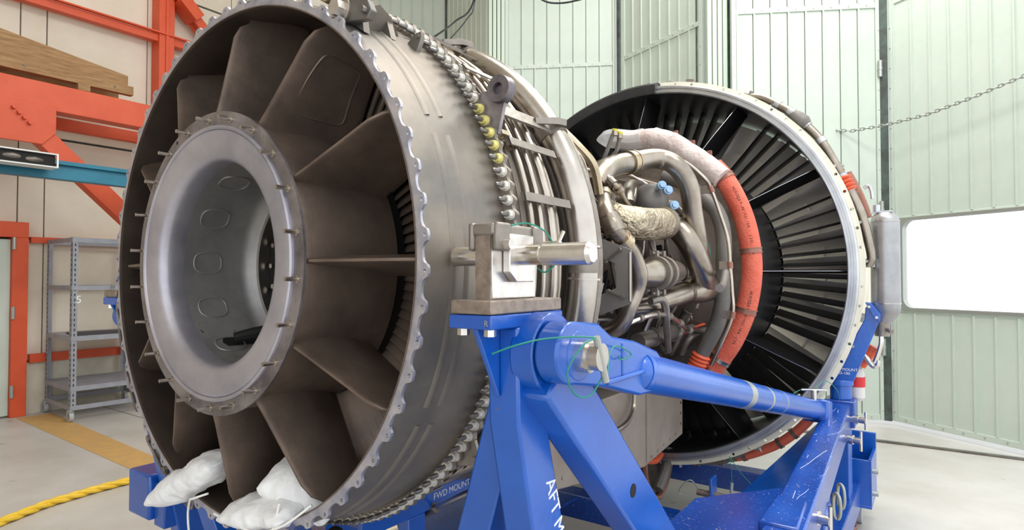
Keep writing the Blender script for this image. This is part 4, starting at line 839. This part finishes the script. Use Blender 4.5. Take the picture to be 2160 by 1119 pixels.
# ------------------------------------------------------------------ blue engine stand
sd0 = thing('engine_stand', 'blue steel transport stand carrying the jet engine', 'engine stand', (0, 1.6, 0))
def bx(nm, m_, *a, bev=.003): return B().bb(*a).build(nm, m_, sd0, bev)
for s in (1, -1):
    X = lambda x: s*x
    before = set(COL.objects)
    bx('mount_plate', 'brownsteel', X(.855), X(.955), -.05, .21, 1.530, 1.557); bx('top_plate', 'blue', X(.853), X(.957), -.052, .212, 1.502, 1.529)
    for x, y in ((.872, -.03), (.938, -.03), (.938, .19), (.872, .19)): B().cyl((X(x), y, 1.502), (X(x), y, 1.488), .012, n=6).build('plate_bolt', 'machined', sd0)
    bk = bx('mount_block', 'brownsteel' if s < 0 else 'machined', X(.880), X(.916), .004, .165, 1.557, 1.69)
    B().bb(X(.876), X(.88), .002, .167, 1.557, 1.688).build('block_face', 'brownsteel', bk); B().bb(X(.8805), X(.9155), .0, .0045, 1.557, 1.688).build('block_face', 'brownsteel', bk)
    B().bb(X(.87), X(.926), -.004, .172, 1.685, 1.71).build('block_cap', 'iron', sd0, .006)
    for y0, y1 in ((.0, .05), (.135, .17)): B().bb(X(.918), X(.934), y0, y1, 1.655, 1.712).build('cap_cheek', 'iron', sd0, .006)
    B().bb(X(.862), X(.876), -.006, .02, 1.655, 1.712).build('cap_cheek', 'iron', sd0, .006)
    B().cyl((X(.93), .025, 1.668), (X(.95), .025, 1.668), .011, n=12).build('cheek_bolt', 'machined', sd0)
    B().prism([(X(.917), .04, 1.612), (X(.917), .065, 1.592), (X(.917), .128, 1.592), (X(.917), .128, 1.69), (X(.917), .04, 1.69)], (X(.018), 0, 0)).build('retainer_plate', 'machined', sd0, .002)
    pn = B().cyl((X(.76), .083, 1.648), (X(.985), .083, 1.648), .0215, n=28).build('mount_pin', 'chrome', sd0)
    B().cyl((X(.985), .083, 1.648), (X(.99), .083, 1.648), .0185, n=28).cyl((X(.99), .083, 1.648), (X(1.092), .083, 1.648), .0225, n=36).cyl((X(1.092), .083, 1.648), (X(1.1), .083, 1.648), .0225, .0175, 36).build('knurled_grip', 'machined', pn)
    B().cyl((X(.945), .155, 1.672), (X(.985), .155, 1.672), .008, n=12).cyl((X(.98), .14, 1.66), (X(.98), .175, 1.70), .005, n=8).build('lock_pin', 'chrome', sd0)
    if s > 0:
        B().tube([(.945, .03, 1.705), (.955, .07, 1.712), (.975, .10, 1.70), (1.0, .10, 1.67), (1.01, .09, 1.63), (.99, .085, 1.612), (.97, .09, 1.62)], .0017, 6).build('lanyard', 'lanyard', sd0)
    col = [(.03, 1.502), (.16, 1.502), (.115, 1.43), (.14, 1.30), (.215, 1.04), (.46, .25), (.28, .25), (.085, 1.09), (.035, 1.31)]
    cm = B().prism([(X(.885), y, z) for y, z in col], (X(.075), 0, 0)).build('pedestal_column', 'blue', sd0, .006)
    B().prism([(X(.905), -.045, 1.502), (X(.905), .03, 1.502), (X(.905), .03, 1.36)], (X(.012), 0, 0)).build('column_gusset', 'blue', sd0, .002)
    B().prism([(X(.905), .16, 1.502), (X(.905), .205, 1.502), (X(.905), .13, 1.40)], (X(.03), 0, 0)).build('column_gusset', 'blue', sd0, .002)
    B().beam((X(.90), .12, 1.36), (X(.46), .28, .25), .085, .075, (0, 1, 0)).build('inner_leg', 'blue', sd0, .006)
    pv = (1.03, .105, 1.447)
    B().cyl((X(.945), pv[1], pv[2]), (X(1.0), pv[1], pv[2]), .083, n=40).build('pivot_lug', 'blue', sd0, .004)
    B().beam((X(.973), .085, 1.42), (X(.973), 1.31, .25), .14, .055, (1, 0, 0)).build('diagonal_leg', 'blue', sd0, .006) if False else None
    dl = B(); dl.beam((X(.985), .09, 1.415), (X(.985), 1.30, .25), .135, .075, (1, 0, 0)); dl.build('diagonal_leg', 'blue', sd0, .008)
    B().cyl((X(1.0225), .44, 1.078), (X(1.0235), .44, 1.078), .017, n=16).build('leg_hole', 'soot', sd0)  # thin dark disc stands in for the shaded hole
    cpoly = [(pv[1]-.02+.068*math.cos(math.radians(d_)), pv[2]+.006+.062*math.sin(math.radians(d_))) for d_ in range(80, 281, 12)]
    cpoly = cpoly+[(.229, 1.366), (.407, 1.320), (.49, 1.315), (.535, 1.33), (.56, 1.36), (.545, 1.395), (.513, 1.416), (.38, 1.452), (.253, 1.473), (.19, 1.505)]
    B().prism([(X(1.006), y, z) for y, z in cpoly], (X(.052), 0, 0)).build('brace_clevis', 'blue', sd0, .006)
    B().cyl((X(1.056), pv[1], pv[2]), (X(1.06), pv[1], pv[2]), .05, n=36).build('clevis_boss', 'blue', sd0, .002)
    bx('clevis_rib', 'blue', X(1.056), X(1.066), .22, .53, 1.372, 1.382); bx('clevis_rib', 'blue', X(1.056), X(1.061), .30, .306, 1.382, 1.455)
    B().ball((X(1.03), .46, 1.368), .0515, 28, 18, (1, 1.15, 1)).build('tube_end', 'blue', sd0)
    e1 = (X(1.125), 2.62, .893); tubeo = B().cyl((X(1.03), .44, 1.372), e1, .050, n=36).build('brace_tube', 'blue', sd0)
    A0, A1 = Vector((X(1.03), .44, 1.372)), Vector(e1)
    for u, hw, m_ in ((.385, .032, 'ltext'), (.50, .012, 'ltext'), (.60, .005, 'ltext')):
        c = A0+(A1-A0)*u; t = (A1-A0).normalized(); B().cyl(c-t*hw, c+t*hw, .0506, n=36).build('tube_tape', 'galv', tubeo)
    t = (A1-A0).normalized(); B().cyl(A1-t*.14, A1+t*.02, .056, n=4).build('tube_socket', 'blue', sd0, .01) if False else None
    B().beam(A1-t*.10, A1+t*.02, .12, .12).build('tube_socket', 'blue', sd0, .012); B().cyl(A1, A1+t*.16, .042, n=24).build('socket_pin', 'blue', sd0)
    ppin = B().cyl((X(.99), pv[1], pv[2]), (X(1.082), pv[1], pv[2]), .033, n=28).build('pivot_pin', 'chrome', sd0); B().cyl((X(1.082), pv[1], pv[2]), (X(1.108), pv[1], pv[2]), .027, n=28).build('pin_head', 'steel', ppin); B().cyl((X(1.104), pv[1]-.018, pv[2]+.04), (X(1.104), pv[1]+.022, pv[2]-.05), .0075, n=10).build('pin_handle', 'galv', ppin)
    if s > 0:
        B().tube([(.965, -.06, 1.46), (1.0, -.04, 1.475), (1.04, .0, 1.487), (1.09, .05, 1.49), (1.105, .088, 1.485)], .0017, 6).build('lanyard', 'lanyard', ppin)
        B().tube([(1.105, .088, 1.485), (1.1, .04, 1.475), (1.09, .0, 1.43), (1.09, .03, 1.385), (1.09, .09, 1.375), (1.1, .125, 1.41)], .0017, 6).build('lanyard', 'lanyard', ppin)
        B().tube([(1.106, .13, 1.40), (1.09, .17, 1.44), (1.075, .23, 1.455), (1.068, .30, 1.44), (1.068, .33, 1.425), (1.068, .28, 1.42), (1.068, .26, 1.43)], .0017, 6).build('lanyard', 'lanyard', ppin)
    # column socket low down
    bx('column_socket', 'blue', X(.985), X(1.165), .13, .25, .63, .81, bev=.01); bx('socket_flange', 'blue', X(.90), X(.985), .15, .27, .61, .78, bev=.006)
    if s < 0:
        for o in COL.objects:
            if o not in before and o.parent is sd0: o.location = (.045, .07, 0)
    # long side beam with platform, post and forward bracket
    B().beam((X(1.168), 3.10, .80), (X(1.275), .75, .80), .112, .14).build('side_beam', 'blueworn', sd0, .008)
    B().prism([(X(.95), .80, .80), (X(.95), 1.12, .80), (X(1.17), 1.40, .80), (X(1.22), 1.40, .80), (X(1.24), .80, .80)], (0, 0, .045)).build('platform', 'blueworn', sd0, .006)
    B().prism([(X(1.195), .95, .845), (X(1.195), 1.22, .845), (X(1.29), 1.20, .845), (X(1.305), .95, .845)], (0, 0, .034)).build('beam_cap', 'blueworn', sd0, .006)
    B().beam((X(1.08), .80, .78), (X(1.0), .95, .25), .12, .1, (0, 1, 0)).build('platform_leg', 'blue', sd0, .006)
    B().prism([(X(1.11), 2.92, .80), (X(1.21), 1.32, .80), (X(.93), 1.70, .66)], (X(.006), 0, .012)).build('inner_web', 'blue', sd0, .002)
    if s > 0:
        rs = random.Random(3)
        for k_ in range(18):
            u = rs.uniform(.05, .95); yy = 3.05-2.2*u; xc = 1.170+.0455*(3.1-yy); q = []
            px, py = xc+rs.uniform(-.045, .045), yy; L_ = rs.choice((.03, .05, .08, .2, .35)); aa = rs.gauss(0, .35)
            for i in range(5): q.append((min(max(px+rs.uniform(-.0025, .0025)+math.sin(aa)*L_*i/9, xc-.05), xc+.05), py+math.cos(aa)*L_*i/4, .8703))
            B().tube(q, rs.choice((.0004, .0005, .0008)), 4, True, 2).build('paint_scratch', 'ltext', sd0)
    bx('post_block', 'blueworn', X(1.09), X(1.25), 3.04, 3.2, .73, .885, bev=.008)
    B().cyl((X(1.17), 3.12, .885), (X(1.17), 3.12, .99), .058, n=28).build('mount_post', 'blue', sd0, .004); B().cyl((X(1.17), 3.12, .965), (X(1.17), 3.12, 1.0), .068, n=28).build('post_collar', 'blue', sd0, .004)
    fm = B().prism([(X(1.12), 3.09, .995), (X(1.24), 3.09, .995), (X(1.375), 3.09, 1.36), (X(1.37), 3.09, 1.40), (X(1.32), 3.09, 1.44), (X(1.305), 3.09, 1.43), (X(1.30), 3.09, 1.36)], (0, .06, 0)).build('forward_mount', 'blue', sd0, .004)
    B().prism([(X(1.305), 3.07, 1.46), (X(1.335), 3.07, 1.455), (X(1.38), 3.07, 1.39), (X(1.375), 3.07, 1.35), (X(1.345), 3.07, 1.38)], (0, .1, 0)).build('mount_ear', 'blue', fm, .002)
    for x, z in ((1.325, 1.435), (1.362, 1.375)): B().cyl((X(x), 3.06, z), (X(x), 3.07, z), .008, n=8).build('ear_bolt', 'machined', fm)
    if s > 0:
        text('lettering', 'FWD MOUNT\n -2245-100', .022, (1.125, 3.0885, 1.055), (1, 0, 0), (0, 0, 1), 'ltext', fm)
        text('lettering', 'R', .016, (.9405, -.0526, 1.509), (1, 0, 0), (0, 0, 1), 'galv', sd0)
        text('lettering', 'AFT MOUNT', .05, (.9606, .135, 1.17), (0, .33, -1), (0, 1, .33), 'ltext', cm)
        tp = B().cyl((1.115, 2.52, .95), (1.115, 2.52, 1.02), .014, n=12).build('tee_pin', 'chrome', sd0); B().cyl((1.06, 2.49, 1.02), (1.17, 2.55, 1.02), .006, n=8).build('pin_bar', 'chrome', tp)
        B().tube([(1.06, 2.5, 1.02), (1.03, 2.45, 1.0), (1.05, 2.5, .97)], .002, 6).tube([(1.12, 2.52, 1.03), (1.16, 2.6, 1.06), (1.2, 2.7, 1.0), (1.2, 2.8, .93)], .002, 6).build('lanyard', 'lanyard', tp)
        for x, y, z in ((1.25, 2.98, .80), (1.255, 2.65, .76), (1.285, 1.3, .80)):
            q = B().cyl((x-.03, y, z), (x+.06, y-.02, z), .017, n=14).cyl((x+.0, y, z), (x+.025, y-.006, z), .024, n=14).build('locking_pin', 'chrome', sd0); B().cyl((x+.06, y-.02, z-.05), (x+.06, y-.02, z+.05), .007, n=8).build('pin_bar', 'chrome', q)
        B().tube([(1.345, 1.28, .76), (1.36, 1.2, .70), (1.33, 1.15, .62)], .002, 6).build('lanyard', 'galv', sd0)
    # lower frame
    bx('base_rail', 'blueworn', X(1.08), X(1.24), .2, 3.7, .16, .32, bev=.008)
    bx('upright', 'blue', X(1.12), X(1.22), 3.02, 3.18, .3, .74, bev=.006)
    bx('upright', 'blueworn', X(1.20), X(1.30), 1.5, 1.66, .3, .74, bev=.006)
    # castor housing with open top
    for a in ((1.14, 1.30, 3.42, 3.44, .18, .46), (1.14, 1.30, 3.78, 3.80, .18, .56), (1.14, 1.16, 3.42, 3.80, .18, .50), (1.28, 1.30, 3.42, 3.80, .18, .46), (1.14, 1.30, 3.42, 3.80, .16, .18)): bx('castor_housing', 'blue', X(a[0]), X(a[1]), *a[2:])
    for z in (.38, .24): B().cyl((X(1.30), 3.5, z), (X(1.33), 3.5, z), .016, n=10).build('housing_bolt', 'galv', sd0)
    B().tube([(X(1.18), 3.62, .08), (X(1.23), 3.62, .08)], .08, 20, False).build('castor_wheel', 'rub', sd0)
    B().prism([(X(1.10), 3.36, .02), (X(1.2), 3.36, .02), (X(1.22), 3.42, .02), (X(1.2), 3.56, .02), (X(1.10), 3.56, .02)], (0, 0, .02)).build('foot_lug', 'band', sd0, .004)
    B().bb(X(1.12), X(1.2), 3.4, 3.5, 0, .16).build('foot_pad', 'blue', sd0, .004)
    B().bb(X(1.12), X(1.2), .4, .5, 0, .16).build('foot_pad', 'blue', sd0, .004)
    for y in (2.3, 2.15):
        lo = B(); lo.tube([(X(1.25), y, .62), (X(1.27), y-.01, .61), (X(1.275), y-.01, .55), (X(1.265), y, .51), (X(1.25), y, .52), (X(1.245), y, .57)], .008, 8, True, 4, True); lo.build('tie_down_ring', 'galv', sd0)
for y0, y1, z0, z1, m_ in ((3.24, 3.38, .17, .31, 'blueworn'), (2.22, 2.36, .17, .31, 'blueworn'), (.46, .60, .17, .31, 'blue'), (.98, 1.12, .17, .31, 'blueworn')): bx('cross_beam', m_, -1.1, 1.1, y0, y1, z0, z1, bev=.008)
bx('deck_plate', 'blueworn', -.75, -.1, 1.1, 2.2, .30, .315)
sbm = bx('storage_bracket', 'blue', .18, .20, .3, 1.3, .80, .90); text('lettering', 'FWD MOUNT STORAGE', .032, (.2006, .62, .828), (0, 1, 0), (0, 0, 1), 'ltext', sbm)
bx('storage_post', 'blue', .15, .2, .5, .58, .3, .80); bx('storage_post', 'blue', .15, .2, 1.05, 1.13, .3, .80)
bx('storage_arm', 'blue', -.55, .25, .75, .83, .48, .56)
lb_ = B(); lb_.prism([(.28, .9, .45), (.36, .9, .45), (.36, .9, .62), (.34, .9, .66), (.30, .9, .66), (.28, .9, .62)], (0, .015, 0)).build('tie_lug', 'blue', sd0, .003)
# pinned lug standing on the frame below the fan
bx('pin_lug', 'blue', .60, .615, 2.42, 2.52, .31, .49); B().cyl((.515, 2.48, .385), (.705, 2.48, .385), .018, n=14).build('stowed_pin', 'brownsteel', sd0); B().cyl((.70, 2.48, .35), (.705, 2.49, .47), .009, n=8).build('pin_bar', 'galv', sd0)
B().tube([(.52, 2.48, .40), (.49, 2.46, .45), (.45, 2.45, .43), (.42, 2.45, .37), (.49, 2.46, .36)], .0035, 6).build('safety_clip', 'galv', sd0)
B().tube([(.705, 2.49, .47), (.70, 2.5, .54), (.69, 2.5, .61)], .002, 6).tube([(.69, 2.5, .61), (.76, 2.5, .52), (.85, 2.5, .44)], .002, 6).build('lanyard', 'lanyard', sd0)
bx('lug_base', 'blue', .56, 1.1, 2.36, 2.52, .25, .31)
